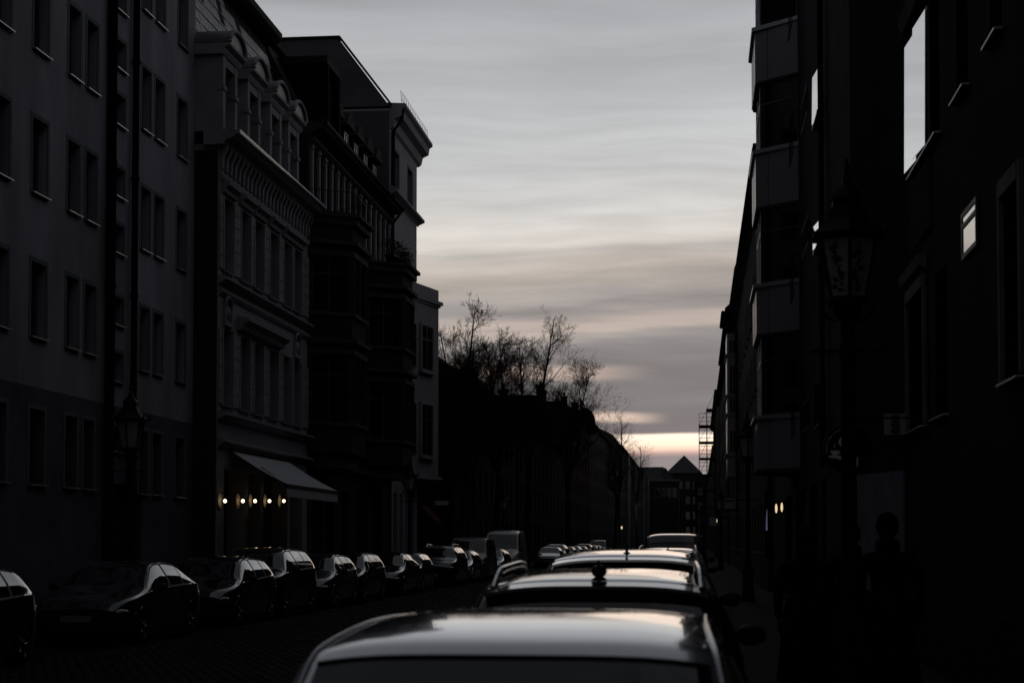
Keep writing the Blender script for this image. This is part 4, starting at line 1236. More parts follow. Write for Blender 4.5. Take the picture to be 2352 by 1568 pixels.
def rc(xa, xb, x_t, y_t, x_b, y_b, r=.32):
    a, c = sorted((G1.x(onX(xa, 900, XR1).y), G1.x(onX(xb, 900, XR1).y)))
    return (a, c, onX(x_b, y_b, XR1).z, onX(x_t, y_t, XR1).z, r)


w1 = rc(2089, 2127, 2089, 700, 2105, 984)
w2 = rc(2150, 2178, 2160, 520, 2165, 951); w2 = (w2[0], w2[1], w1[2], w1[3], .32)
w3 = rc(2310, 2352, 2312, 430, 2328, 860); w3 = (w3[0], w3[1], w1[2], w1[3], .32)
w4 = rc(2101, 2142, 2101, 88, 2101, 398, -.03)
w5 = rc(2143, 2165, 2150, -80, 2154, 288); w5 = (w5[0], w5[1], w4[2], w4[3], .32)
w6 = rc(2205, 2232, 2150, -80, 2218, 155); w6 = (w6[0], w6[1], w4[2], w4[3], .32)
w7 = rc(2284, 2310, 2150, -80, 2295, 15); w7 = (w7[0], w7[1], w4[2], w4[3], .32)
w8 = rc(2217, 2252, 2220, 484, 2220, 592, -.03)
holes = [w1, w2, w3, w4, w5, w6, w7, w8]
for q in (1.5, 4.2, 7.2, 10.5, 14, 18, 22): x_ = w3[1] + q; holes.append((x_, x_ + 1.0, w1[2], w1[3], .32)); holes.append((x_, x_ + 1.0, w4[2], w4[3], .32))
top = [(h[0], h[1], w4[2] + 3.75, w4[3] + 3.75, .32) for h in (w4, w5, w6, w7)]
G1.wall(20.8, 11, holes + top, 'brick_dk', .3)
G1.window(w4, -.03, bars=(1, 0), frame='wframe', glass='coated', tilt=R(3.5), tiltx=R(-.6), prot=.09)
G1.window(w8, -.03, bars=(0, 1), frame='wframe_dk', glass='beigeglass', prot=.014, sill=False)
for h in (w1, w2, w3, w5, w6, w7, *holes[8:], *top):
    G1.window(h, .32, bars=(1, 1), frame='wframe_dk')
for h in (w1, w3):
    MB().box(h[0] - .12, h[0] - .01, -.05, .0, h[2], h[3] + .18).box(h[1] + .01, h[1] + .12, -.05, 0, h[2], h[3] + .18).box(h[0] - .01, h[1] + .01, -.06, 0, h[3] + .01, h[3] + .18).build('architrave', 'far_pale', G1.root)
MB().prism([(0, w4[3] + .1), (-.12, w4[3] + .2), (-.18, w4[3] + .4), (0, w4[3] + .48)], w4[0] - .2, w4[1] + .2).build('lintel', 'trim_dk', G1.root)
z = onX(2090, 645, XR1).z
MB().prism([(0, z - .12), (-.10, z - .05), (-.13, z + .08), (0, z + .12)], w1[0] - .2, w1[1] + .2).build('lintel', 'far_pale', G1.root)
rb = MB().box(-.02, .02, -.05, 0, z + .35, w4[2] - .15).mesh('slat')
for k in range(14): obj('slat', rb, 'trim_dk', G1.root, (w4[0] + (w4[1] - w4[0]) * k / 13, 0, 0))
MB().box(0, G1.W, -.10, 0, .12, 1.0).build('plinth', 'brick_dk', G1.root)
for z, p in ((19.9, .25),): MB().prism([(0, z - .1), (-p, z), (-p, z + .08), (0, z + .16)], 0, G1.W).build('string_course', 'trim_dk', G1.root)
MB().prism([(0, 20.8), (-.5, 20.9), (-.5, 21.1), (.5, 21.3), (2.2, 24), (11, 24), (11, 20.8)], 0, G1.W).build('roof', 'tar', G1.root)
# small sign plate with three marks, hung on the near house
p0, p1 = onX(2086, 945, XR1 - .04), onX(2093, 990, XR1 - .04)
nr = thing('wall_sign', 'narrow pale upright sign plate with three dark marks on the near brown house', 'sign', (XR1, YR1 - .16, p1.z))
hh = p0.z - p1.z
MB().box(-.34, -.02, -.015, .015, 0, hh).build('plate', 'plate', nr)
for k in range(3): MB().ell((-.18, -.02, hh * (.2 + .3 * k)), (.07, .006, .055), 10, 6).build('mark', 'print_dk', nr)
MB().box(-.03, .0, -.03, .03, hh * .2, hh * .8).build('bracket', 'iron', nr)

# ------------------------------------------------------------------ right 2: rendered house with canted bays
YW = YR1
XR2 = 2.5
YF = onX(1957, 900, XR2).y
G2 = House('apartment_house', 'blue grey rendered house with four stacked canted bays of pale panels', 'right', XR2, YF, 58.0)
sl2 = []
for (ya, yb_) in ((132, 258), (495, 560), (872, 975)):
    a, c = sorted((G2.x(onX(1879, 900, XR2).y), G2.x(onX(1892, 900, XR2).y)))
    sl2.append((a, c, onX(1885, yb_, XR2).z, onX(1885, ya, XR2).z, .04))
more = []
for Y in (46.5, 50, 53.5):
    for z in (4.6, 7.5, 10.4, 13.3): more.append((G2.x(Y + .6), G2.x(Y - .6), z, z + 1.6, .2))
shops = [(G2.x(39.2), G2.x(36.4), .3, 3.0, .3), (G2.x(35.7), G2.x(34.2), .12, 3.0, .3), (G2.x(44.6), G2.x(40.5), .3, 3.0, .3), (G2.x(50), G2.x(46), .3, 3.0, .3)]
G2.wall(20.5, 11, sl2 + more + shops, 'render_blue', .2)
for h in sl2:
    G2.window(h, .04, bars=(0, 0), frame='wframe_dk', glass='coated', tilt=R(5), tiltx=R(-1), prot=.09)
    b = MB()
    b.box(h[0] - .25, h[1] + .25, -.30, -.28, h[2] + .45, h[2] + .48).box(h[0] - .25, h[1] + .25, -.30, -.28, h[2] - .1, h[2] - .07)
    for k in range(9):
        q = h[0] - .25 + k * (h[1] - h[0] + .5) / 8; b.box(q - .008, q + .008, -.298, -.282, h[2] - .07, h[2] + .45)
    b.build('window_guard', 'iron', G2.root)
for h in more: G2.window(h, .2, bars=(1, 0), frame='wframe_dk')
for k, d_ in enumerate(shops):
    f = MB().box(d_[0], d_[0] + .09, .2, .32, d_[2], d_[3]).box(d_[1] - .09, d_[1], .2, .32, d_[2], d_[3]).box(d_[0] + .09, d_[1] - .09, .2, .32, d_[3] - .1, d_[3]).box(d_[0] + .09, d_[1] - .09, .2, .32, d_[2], d_[2] + .3).build('shop_window' if k != 1 else 'shop_door', 'wframe', G2.root)
    MB().box(d_[0] + .09, d_[1] - .09, .27, .28, d_[2] + .3, d_[3] - .1).build('pane', 'glass', f)
# splayed wall between the two houses, with a pale panel at its foot
ex, ey = G2.x(YW), G2.y(XR1)
MB().prism([(G2.W, 0), (ex, ey + .01), (ex, 6), (G2.W, 6)], 0, 20.5, 'z').build('splayed_wall', 'render_blue', G2.root)
zt = onY(2030, 1085, YW + .9).z
ux, uy = (ex - G2.W), ey; ul = math.hypot(ux, uy); nx_, ny_ = uy / ul * .03, -ux / ul * .03
q0 = (G2.W + ux * .05 + nx_, uy * .05 + ny_); q1 = (G2.W + ux * .97 + nx_, uy * .97 + ny_)
MB().prism([q0, q1, (q1[0] - nx_ * .9, q1[1] - ny_ * .9), (q0[0] - nx_ * .9, q0[1] - ny_ * .9)], .15, zt, 'z').build('pale_panel', 'pale_panel', G2.root)
b = MB().tube([(G2.x(33.6), -.10, 20.3), (G2.x(33.6), -.10, 3.2)], .055, 8)
for z in range(4, 17, 3): b.lathe([(.075, z - .04), (.075, z + .04)], 8, (G2.x(33.6), -.10, 0))
b.build('downpipe', 'pipe', G2.root)
# bays: near cant runs from the facade out and away from the camera
YBn = onX(1837, 900, XR2).y
XBo = XR2 - .95
CANT = .95
bl, bh = G2.x(YBn + 4.6), G2.x(YBn)
par = [(60, 178), (345, 468), (655, 762), (960, 1075)]
zz = [(onY(1797, b_, YBn + .45).z, onY(1797, t, YBn + .45).z) for t, b_ in par]
zz = zz[::-1]
plan = lambda g: [(bl - g * .5, 0), (bl + CANT - g * .5, -.95 - g), (bh - CANT + g * .5, -.95 - g), (bh + g * .5, 0)]
for i, (za, zb) in enumerate(zz):
    pb = MB().prism(plan(.05), za, zb, 'z').build('bay_parapet', 'panel', G2.root)
    MB().prism(plan(.13), zb, zb + .10, 'z').build('bay_coping', 'zinc', pb)
    MB().prism(plan(.02), za - .06, za, 'z').build('bay_soffit', 'trim_dk', pb)
    P = plan(.05)
    # narrow joints between the cladding panels
    for k, (p, q) in enumerate(((P[2], P[3]), (P[1], P[2]))):
        for t in (.30,) if k == 0 else (.25, .5, .75):
            x_, y_ = p[0] + (q[0] - p[0]) * t, p[1] + (q[1] - p[1]) * t
            MB().box(x_ - .006, x_ + .006, y_ - .006, y_ + .006, za + .02, zb - .02).build('panel_joint', 'trim_dk', pb)
    ztop_ = zz[i + 1][0] - .06 if i < 3 else zb + 1.9
    P = plan(0)
    g = zb + .10
    hh = ztop_ - g
    for k, (p, q) in enumerate(((P[0], P[1]), (P[1], P[2]), (P[2], P[3]))):
        ln = math.hypot(q[0] - p[0], q[1] - p[1]); rz = math.atan2(q[1] - p[1], q[0] - p[0])
        G2.window((0, ln - .06, g, g + hh), 0, bars=(1, 1) if k == 1 else (0, 1), frame='wframe_dk' if k != 1 else 'zinc', sill=False, parent=pb, rz=rz,
                  at=((p[0] + q[0]) / 2 - math.sin(rz) * .06, (p[1] + q[1]) / 2 + math.cos(rz) * .06, g))
    b = MB()
    y0_ = bh + .12
    for z in (zb - .55, zb + .45): b.tube([(y0_, -.22, z), (y0_ + 1.5, -.22, z)], .012, 5)
    for k in range(4): b.tube([(y0_ + k * .5, -.22, zb - .55), (y0_ + k * .5, -.22, zb + .45)], .009, 4)
    b.tube([(y0_ + 1.5, -.22, zb + .44), (y0_ + 1.5, 0, zb + .44)], .012, 5)
    b.build('window_railing', 'iron', G2.root)
MB().prism(plan(.2), zz[3][1] + 2.0, zz[3][1] + 2.3, 'z').build('bay_roof', 'tar', G2.root)
MB().prism([(0, 20.5), (-.4, 20.55), (-.4, 20.75), (1.2, 22.8), (10, 22.8), (11, 20.5)], 0, G2.W).build('roof', 'tar', G2.root)

# round coffee sign on a bracket
sc_ = onY(1947, 1032, 24.3)
sg = thing('hanging_sign', 'round black coffee shop sign with white lettering hanging half behind the street lamp', 'sign', (sc_.x, 24.3, sc_.z))
rs = 55 * 24.3 / 4000
MB().lathe([(rs, -.03), (rs, .03)], 40, axis='y', smooth=False).build('disc', 'sign', sg)
MB().lathe([(rs + .008, -.034), (rs + .008, .034), (rs - .006, .034), (rs - .006, -.034)], 40, axis='y', smooth=False).build('rim', 'iron', sg)
MB().tube([(0, 0, rs), (0, 0, rs + .10)], .008, 5).tube([(-.1, 0, rs + .10), (XR1 - sc_.x, 0, rs + .10)], .014, 6).build('bracket', 'iron', sg)
k_ = rs / .26
b = MB()
b.lathe([(.028 * k_, -.001), (.028 * k_, .001)], 4)
cx, cz = -.135 * k_, -.03 * k_
yf = -.033
prof = [(-.048, .02), (.048, .02), (.046, .0), (.03, -.022), (.012, -.03), (-.012, -.03), (-.03, -.022), (-.046, .0)]
MB().prism([(cx + p[0] * k_, cz + p[1] * k_) for p in prof], yf - .002, yf, 'y').build('printed_cup', 'signw', sg)
MB().prism([(cx + .075 * k_ * math.cos(t), cz - .047 * k_ + .017 * k_ * math.sin(t)) for t in np.linspace(0, 2 * PI, 20)[:-1]], yf - .002, yf, 'y').build('printed_saucer', 'signw', sg)
MB().tube([(cx, yf - .001, cz + .05 * k_), (cx - .012 * k_, yf - .001, cz + .075 * k_), (cx + .010 * k_, yf - .001, cz + .095 * k_), (cx + .002 * k_, yf - .001, cz + .115 * k_)], .006 * k_, 5).build('printed_steam', 'signw', sg)
MB().tube([(cx + .045 * k_, yf - .001, cz + .012 * k_), (cx + .07 * k_, yf - .001, cz + .008 * k_), (cx + .06 * k_, yf - .001, cz - .012 * k_), (cx + .035 * k_, yf - .001, cz - .012 * k_)], .005 * k_, 5).build('printed_handle', 'signw', sg)
# plain waitress bust: head in a cap, neck, shoulders, forearm under the saucer
head = [(.012, .165), (-.02, .155), (-.045, .125), (-.062, .085), (-.05, .045), (-.02, .010), (.02, .0), (.06, .02), (.075, .08), (.06, .14)]
MB().prism([((-.038 + p[0]) * k_, (p[1]) * k_) for p in head], yf - .002, yf, 'y').build('printed_head', 'signw', sg)
bust = [(-.03, -.02), (.07, -.02), (.13, -.10), (.12, -.19), (-.03, -.19), (-.035, -.12), (-.10, -.095), (-.135, -.082), (-.10, -.075), (-.02, -.075)]
MB().prism([((-.02 + p[0]) * k_, p[1] * k_) for p in bust], yf - .0022, yf, 'y').build('printed_bust', 'signw', sg)
TXT = 'CONCEPT STORE & COFFEE'
tos = []
for k, ch in enumerate(TXT):
    if ch == ' ': continue
    cu = bpy.data.curves.new('lettering', 'FONT'); cu.body = ch; cu.size = .030 * k_; cu.align_x = 'CENTER'; cu.extrude = .001
    o = bpy.data.objects.new('lettering', cu); COL.objects.link(o)
    t = PI + R(8) - R(84) * k / (len(TXT) - 1)
    rr = .215 * k_
    o.matrix_world = Matrix.Translation(Vector((rr * math.cos(t), yf - .002, rr * math.sin(t)))) @ Matrix.Rotation(-(t - PI / 2), 4, 'Y') @ Matrix.Rotation(PI / 2, 4, 'X')
    tos.append(o)
bpy.context.view_layer.update()
dg = bpy.context.evaluated_depsgraph_get()
for o in tos:
    me = bpy.data.meshes.new_from_object(o.evaluated_get(dg)); me.name = 'letter'
    mw = o.matrix_world.copy(); bpy.data.objects.remove(o)
    q = obj('letter', me, 'signw', sg); q.matrix_basis = mw

# ------------------------------------------------------------------ right row farther on
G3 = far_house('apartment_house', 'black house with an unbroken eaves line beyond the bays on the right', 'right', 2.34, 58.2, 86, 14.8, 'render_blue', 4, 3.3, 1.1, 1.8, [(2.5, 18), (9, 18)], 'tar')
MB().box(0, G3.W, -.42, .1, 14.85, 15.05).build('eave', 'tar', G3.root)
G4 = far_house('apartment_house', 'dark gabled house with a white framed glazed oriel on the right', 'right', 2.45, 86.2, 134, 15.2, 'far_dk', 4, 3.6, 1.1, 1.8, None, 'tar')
p = onY(1692, 630, 92); q = onY(1661, 738, 108)
MB().prism([(0, 15.2), (-.55, 15.3), (.4, 17.8), (5, 20), (11, 15.2)], G4.W - 16, G4.W - .2).build('roof', 'tar', G4.root)
MB().prism([(0, 15.2), (-.75, 15.25), (-.75, 15.45), (2.5, 18.4), (9, 18.4), (11, 15.2)], 0, G4.W - 16.1).build('roof', 'tar', G4.root)
MB().tube([(G4.W - 17, -.85, 15.3), (G4.W - 24, -.85, 15.3)], .12, 8).tube([(G4.W - 17, -.85, 15.3), (G4.W - 17, -.7, 14.7), (G4.W - 17, -.1, 14.4), (G4.W - 17, -.1, 1)], .07, 6).build('gutter', 'tar', G4.root)
YG = 104
xg0, xg1 = onY(1670, 900, YG).x, onY(1706, 900, YG).x
zt, zb_ = onY(1690, 765, YG).z, onY(1690, 1095, YG).z
lx = G4.x(YG); pr_ = -G4.y(xg0)
g = MB().box(lx - 4.5, lx, -pr_, .0, zb_, zt).build('oriel', 'panel', G4.root)
rows_ = [(780, 812), (838, 905), (915, 948), (988, 1040)]
wy = (-pr_ + .12, -.10)
for t, b_ in rows_:
    z0_, z1_ = onY(1690, b_, YG).z, onY(1690, t, YG).z
    f = MB()
    f.box(lx + .005, lx + .06, wy[0], wy[0] + .05, z0_, z1_).box(lx + .005, lx + .06, wy[1] - .05, wy[1], z0_, z1_).box(lx + .005, lx + .06, wy[0] + .05, wy[1] - .05, z0_, z0_ + .05).box(lx + .005, lx + .06, wy[0] + .05, wy[1] - .05, z1_ - .05, z1_)
    m = (wy[0] + wy[1]) / 2; f.box(lx + .005, lx + .06, m - .03, m + .03, z0_ + .05, z1_ - .05)
    for k in (1, 2): f.box(lx + .005, lx + .05, wy[0] + .05, m - .03, z0_ + (z1_ - z0_) * k / 3 - .02, z0_ + (z1_ - z0_) * k / 3 + .02)
    fo = f.build('window', 'pale', g)
    MB().box(lx + .004, lx + .03, wy[0] + .05, m - .03, z0_ + .05, z1_ - .05).build('pane', 'glass', fo); MB().box(lx + .004, lx + .03, m + .03, wy[1] - .05, z0_ + .05, z1_ - .05).build('pane', 'glass', fo)
    MB().box(lx - 4.5, lx + .1, -pr_ - .1, 0, z0_ - .16, z0_ - .03).build('oriel_ledge', 'pale', g)
G5 = far_house('apartment_house', 'black house with steep gable behind the glazed oriel on the right', 'right', 2.35, 134.2, 178, 15.8, 'far_dk', 4, 4.0, 1.2, 1.8, [(1.6, 18.6), (9, 18.6)], 'far_dk')
chimney(G5, G5.W - 10, 1.0, 17, 19.6, .6)
G6 = far_house('apartment_house', 'black house wrapped in scaffolding far down the right side', 'right', 2.3, 178.4, 240, 17.2, 'far_dk', 5, 4.4, 1.2, 1.8, [(1.4, 19.4), (9, 19.4)], 'far_dk')
G7 = far_house('apartment_house', 'farthest dark house on the right beside the pyramid roof', 'right', 2.6, 240.4, 460, 15.0, 'far_dk', 4, 9, 1.6, 2, [(2, 17), (9, 17)], 'far_dk')
# scaffolding
Ys = 214
sfn = onY(1602, 972, Ys); sfi = onY(1618, 936, Ys)
sca = thing('scaffolding', 'open steel scaffold tower with guard rails standing against the far right houses', 'scaffolding', (.35, Ys, 0))
hs = (sfi.z, sfn.z)
up = MB()
xs_ = [0, .95, 1.9]
zt_ = {0: sfn.z, .95: sfi.z, 1.9: sfi.z - 1.2}
pc = 0
for Yk in (0, 2.6, 5.2):
    for x in xs_:
        MB().tube([(x, Yk, 0), (x, Yk, zt_[x])], .05, 6).build('standard', 'scaf', sca)
z = 2.0
while z < sfi.z:
    for i in (0, 1):
        if z > min(zt_[xs_[i]], zt_[xs_[i + 1]]) + .05 and not (i == 1): continue
        MB().box(xs_[i] + .02, xs_[i + 1] - .02, 0, 5.2, z, z + .07).build('plank', 'plank', sca)
        b = MB()
        for dz_ in (0.5, 1.0, 1.5):
            if z + dz_ < max(zt_[xs_[i]], zt_[xs_[i + 1]]): b.tube([(xs_[i], 0, z + dz_), (xs_[i + 1], 0, z + dz_)], .03, 5); b.tube([(xs_[i], 0, z + dz_), (xs_[i], 5.2, z + dz_)], .03, 5)
        b.tube([(xs_[i], 0, z), (xs_[i + 1], 0, z + 2)], .022, 4)
        if b.v: b.build('guard_rail', 'scaf', sca)
    z += 2.0

# signs and lights on the right
def board(px0, py0, px1, py1, Y, label, m='plate', marks=3, cat='sign', grp=None):
    a, c = onY(px0, py1, Y), onY(px1, py0, Y)
    t = thing('shop_sign', label, cat, ((a.x + c.x) / 2, Y, a.z)); w = (c.x - a.x) / 2; h = c.z - a.z
    MB().box(-w, w, -.03, .03, 0, h).build('board', m, t)
    MB().box(-w - .03, w + .03, -.035, .035, h, h + .04).box(-w - .03, w + .03, -.035, .035, -.04, 0).build('board_frame', 'iron', t)
    MB().tube([(w, 0, h * .8), (w + max(.15, XR2 - a.x - w * 2 + .1), 0, h * .8)], .025, 6).build('bracket', 'iron', t)
    return t, w, h


t, w, h = board(1664, 1142, 1689, 1168, 66, 'pale square projecting shop sign with a dark band, largest of the far right signs')
MB().box(-w * .85, w * .85, -.036, -.032, h * .62, h * .82).build('printed_band', 'print_dk', t)
t, w, h = board(1642, 1170, 1660, 1184, 88, 'dark square projecting sign lower and farther than the pale one', m='print_dk')
t, w, h = board(1629, 1186, 1646, 1207, 98, 'pale poster board low beside a small lit lamp on the far right')
p = onY(1787, 1167, 44.5)
l = thing('wall_lamp', 'pair of upright lit tubes on the wall under the right hand bays', 'lamp', (p.x, 44.5, p.z))
for k, x in enumerate((-.045, .095)):
    MB().ell((x, 0, .03 * k), (.030, .03, .12), 10, 8).build('tube', 'bulb2', l)
MB().box(-.12, .17, .04, .07, -.12, .16).box(.0, XR2 - p.x, .05, .065, -.02, .02).build('backplate', 'iron', l)
p = onY(1644, 1195, 99.2)
l = thing('wall_lamp', 'tiny lit lamp beside the low poster board far on the right', 'lamp', (p.x, 99.2, p.z))
MB().ell((0, 0, 0), (.09, .06, .16), 8, 6).build('bulb', 'bulb2', l); MB().tube([(0, .05, .1), (.3, .05, .25), (XR2 - p.x, .05, .25)], .02, 5).build('arm', 'iron', l)
p = onY(1428, 1211, 268)
l = thing('wall_lamp', 'tiny warm lamp low on the far left house fronts', 'lamp', (p.x, 268, p.z))
MB().ell((0, 0, 0), (.13, .1, .25), 8, 6).build('bulb', 'bulb2', l); MB().tube([(0, .1, .2), (XL2 - p.x, .1, .3)], .03, 5).build('arm', 'iron', l)
p = onY(1760, 1192, 56)
l = thing('lit_screen', 'narrow bluish lit screen seen edge on in a doorway on the right', 'screen', (p.x, 56, p.z - .35))
MB().prism([(-.02, 0), (.04, 0), (.035, .6), (.02, .68), (.0, .5)], -.03, .03, 'y').build('display', 'screen', l); MB().box(-.05, .10, .04, .06, -.9, 1.3).build('stand', 'iron', l)


# ------------------------------------------------------------------ gas lanterns
def lantern(x, y, label, base=.12, printed=False, zl=3.72):
    t = thing('street_lamp', label, 'street lamp', (x, y, base), 0, 'old six sided street lamps along the kerb')
    z0 = zl - base
    MB().lathe([(.20, 0), (.20, .12), (.16, .2), (.145, .75), (.17, .82), (.13, .9), (.10, 1.05), (.075, 1.3), (.065, z0 - .55), (.085, z0 - .5), (.085, z0 - .42), (.06, z0 - .36), (.065, z0 - .2), (.13, z0 - .13), (.13, z0 - .06), (.17, z0 - .02), (.17, z0)], 16).build('post', 'iron', t)
    MB().tube([(-.33, 0, z0 - .46), (.33, 0, z0 - .46)], .016, 6).build('ladder_bar', 'iron', t)
    r0, r1, hgt = .175, .285, .56
    fr = MB(); rot = PI / 6
    c6 = lambda r, k: (r * math.cos(rot + k * PI / 3), r * math.sin(rot + k * PI / 3))
    for k in range(6):
        a, b_ = c6(r0, k), c6(r1, k); fr.tube([(*a, z0), (*b_, z0 + hgt)], .016, 6)
        a2, b2 = c6(r0, k + 1), c6(r1, k + 1)
        fr.tube([(*a, z0 + .01), (*a2, z0 + .01)], .018, 5); fr.tube([(*b_, z0 + hgt), (*b2, z0 + hgt)], .018, 5)
    f = fr.build('lantern_frame', 'iron', t)
    for k in range(6):
        s_ = .93
        a, b_, a2, b2 = c6(r0 * s_, k), c6(r1 * s_, k), c6(r0 * s_, k + 1), c6(r1 * s_, k + 1)
        pn = MB().quad((*a, z0 + .015), (*a2, z0 + .015), (*b2, z0 + hgt - .01), (*b_, z0 + hgt - .01)).quad((a[0] * .97, a[1] * .97, z0 + .015), (b_[0] * .97, b_[1] * .97, z0 + hgt - .01), (b2[0] * .97, b2[1] * .97, z0 + hgt - .01), (a2[0] * .97, a2[1] * .97, z0 + .015)).build('pane', 'lglass', f)
        if printed:
            # stuck-on sticker scraps on the glass
            A = Vector((*a, z0 + .015)); U = Vector((*a2, z0 + .015)) - A; V = Vector((*b_, z0 + hgt - .01)) - A; nrm = U.cross(V).normalized() * .004
            if nrm.dot(Vector((A.x, A.y, 0))) < 0: nrm = -nrm
            rnd = random.Random(k + 3); sb = MB()
            for q in range(16):
                u = .5 + rnd.gauss(0, .15); v = .12 + .8 * q / 16
                c = A + U * u + V * v + nrm
                n_ = 7; rr = rnd.uniform(.012, .042)
                sb.quad(*[c + U.normalized() * math.cos(2 * PI * i / n_) * rr * rnd.uniform(.5, 1.3) + V.normalized() * math.sin(2 * PI * i / n_) * rr * rnd.uniform(.5, 1.3) for i in range(n_)])
            for q in range(12):
                c = A + U * (.5 + rnd.uniform(-.12, .12)) + V * rnd.uniform(.1, .9) + nrm; d = U.normalized() * rnd.choice((-1, 1)) * rnd.uniform(.04, .08) + V.normalized() * rnd.uniform(-.02, .03)
                sb.tube([c, c + d], [.006, .003], 3)
            sb.build('sticker', 'print_dk', f)
    rf = MB().lathe([(.36, z0 + hgt), (.37, z0 + hgt + .035), (.30, z0 + hgt + .09), (.22, z0 + hgt + .17), (.165, z0 + hgt + .28), (.15, z0 + hgt + .30), (.15, z0 + hgt + .36), (.17, z0 + hgt + .37), (.10, z0 + hgt + .46), (.05, z0 + hgt + .50), (.045, z0 + hgt + .56), (.02, z0 + hgt + .60), (.035, z0 + hgt + .65), (.01, z0 + hgt + .74)], 6, rot=rot, smooth=False).build('lantern_roof', 'iron', t)
    for k in range(6):
        a = c6(.37, k); MB().tube([(*a, z0 + hgt + .03), (a[0] * 1.06, a[1] * 1.06, z0 + hgt + .09), (a[0] * 1.10, a[1] * 1.10, z0 + hgt + .14)], [.022, .018, .006], 5).build('finial', 'iron', rf)
    MB().lathe([(.13, z0 + .12), (.12, z0 + .3), (.04, z0 + .42)], 10).build('burner', 'zinc', t)
    for sg in (1, -1):
        MB().tube([(sg * .10, 0, z0 - .20), (sg * .2, 0, z0 - .14), (sg * .25, 0, z0 - .05), (sg * .2, 0, z0 + .0), (sg * .155, 0, z0 - .06)], .016, 6).build('scroll', 'iron', t)
    return t


LY = onX(1947, 690, 1.38)
lantern(1.38, LY.y, 'nearest black iron street lamp at the right kerb with stickers on its panes', printed=True, zl=LY.z)
lantern(-11.95 + .55, onX(299, 1030, -11.4).y, 'black iron street lamp standing before the plain grey house on the left', zl=onX(299, 1030, -11.4).z)
lantern(-11.5, onX(941, 1125, -11.5).y, 'slender black street lamp before the pale corner house on the left', zl=onX(941, 1125, -11.5).z)
lantern(-11.5, onX(1157, 1158, -11.5).y, 'small distant street lamp on the left before the black roofed houses', zl=3.7)
lantern(1.42, onX(1717, 1050, 1.42).y, 'mid distance street lamp on the right just under the white framed oriel', zl=onX(1717, 1050, 1.42).z)
lantern(1.42, onX(1655, 1130, 1.42).y, 'farthest small street lamp on the right above the shop signs', zl=3.7)


# ------------------------------------------------------------------ bare trees
def tree(x, y, h, label, seed, spread=.5, depth=4, lean=(0, 0), thick=.2, clear=.4, leaders=3):
    rnd = random.Random(seed)
    t = thing('bare_tree', label, 'tree', (x, y, .1), 0, 'bare winter trees along the left pavement')
    br_ = MB(); tw = MB()

    def limb(p, d, ln, rad, n, wob, lift):
        pts = [p.copy()]; rads = [rad]; q = p.copy(); dd = d.normalized()
        for i in range(n):
            dd = (dd + Vector((rnd.gauss(0, wob), rnd.gauss(0, wob), rnd.gauss(lift, .05)))).normalized()
            q = q + dd * ln / n; pts.append(q.copy()); rads.append(max(.005, rad * (1 - .8 * (i + 1) / n)))
        return pts, rads, dd

    def shoot(p, d, ln, rad, lev):
        n = 5 if lev < 2 else 4 if lev < 3 else 3
        pts, rads, dd = limb(p, d, ln, rad, n, .16 if lev < 3 else .13, .05)
        (br_ if lev < 2 else tw).tube(pts, rads, 5 if lev < 2 else 3, cap=False)
        if lev >= depth: return
        for k in range({0: 8, 1: 7, 2: 5, 3: 4}.get(lev, 3)):
            i = rnd.randint(1, n); pp = pts[i]
            seg = (pts[i] - pts[i - 1]).normalized()
            side = seg.cross(Vector((rnd.gauss(0, 1), rnd.gauss(0, 1), rnd.gauss(0, 1)))).normalized()
            nd = seg + side * rnd.uniform(.5, 1.05)
            shoot(pp, nd, ln * rnd.uniform(.34, .6), max(.006, rads[i] * rnd.uniform(.5, .8)), lev + 1)
    zc_ = h * clear
    trunk = MB(); pts, rads, dd = limb(Vector((0, 0, -.1)), Vector((lean[0], lean[1], 1)), zc_, thick, 6, .02, .05)
    rads = [thick * (1.25 - .5 * i / 6) for i in range(7)]
    trunk.tube(pts, rads, 10); trunk.build('trunk', 'bark', t)
    top = pts[-1]
    for k in range(leaders):
        a = 2 * PI * k / leaders + rnd.uniform(-.6, .6); out = 0 if leaders == 1 else rnd.uniform(.10, .26) * spread * 2
        d = Vector((math.cos(a) * out + lean[0], math.sin(a) * out + lean[1], 1))
        L_ = (h - zc_) * (1 if k == 0 else rnd.uniform(.7, .95))
        pts, rads, dd = limb(top, d, L_, thick * (.62 if k == 0 else .5), 9, .05, .08)
        br_.tube(pts, rads, 7, cap=False)
        for q in range(28):
            f_ = rnd.random() ** .8 * .97; x_ = f_ * 9; i = int(x_); pp = pts[i].lerp(pts[i + 1], x_ - i)
            a = rnd.uniform(0, 2 * PI); up = rnd.uniform(.6, 1.3)
            shoot(pp, Vector((math.cos(a), math.sin(a), up)), (h - zc_) * spread * rnd.uniform(.35, .75) * (1.05 - .75 * f_), max(.012, rads[i] * rnd.uniform(.3, .55)), 1)
    br_.build('branches', 'bark', t); tw.build('twigs', 'bark', t)
    return t


def tree_px(px, py_top, X, label, seed, **k):
    p = onX(px, 1200, X); tree(X, p.y, onX(px, py_top, X).z - .1, label, seed, **k)


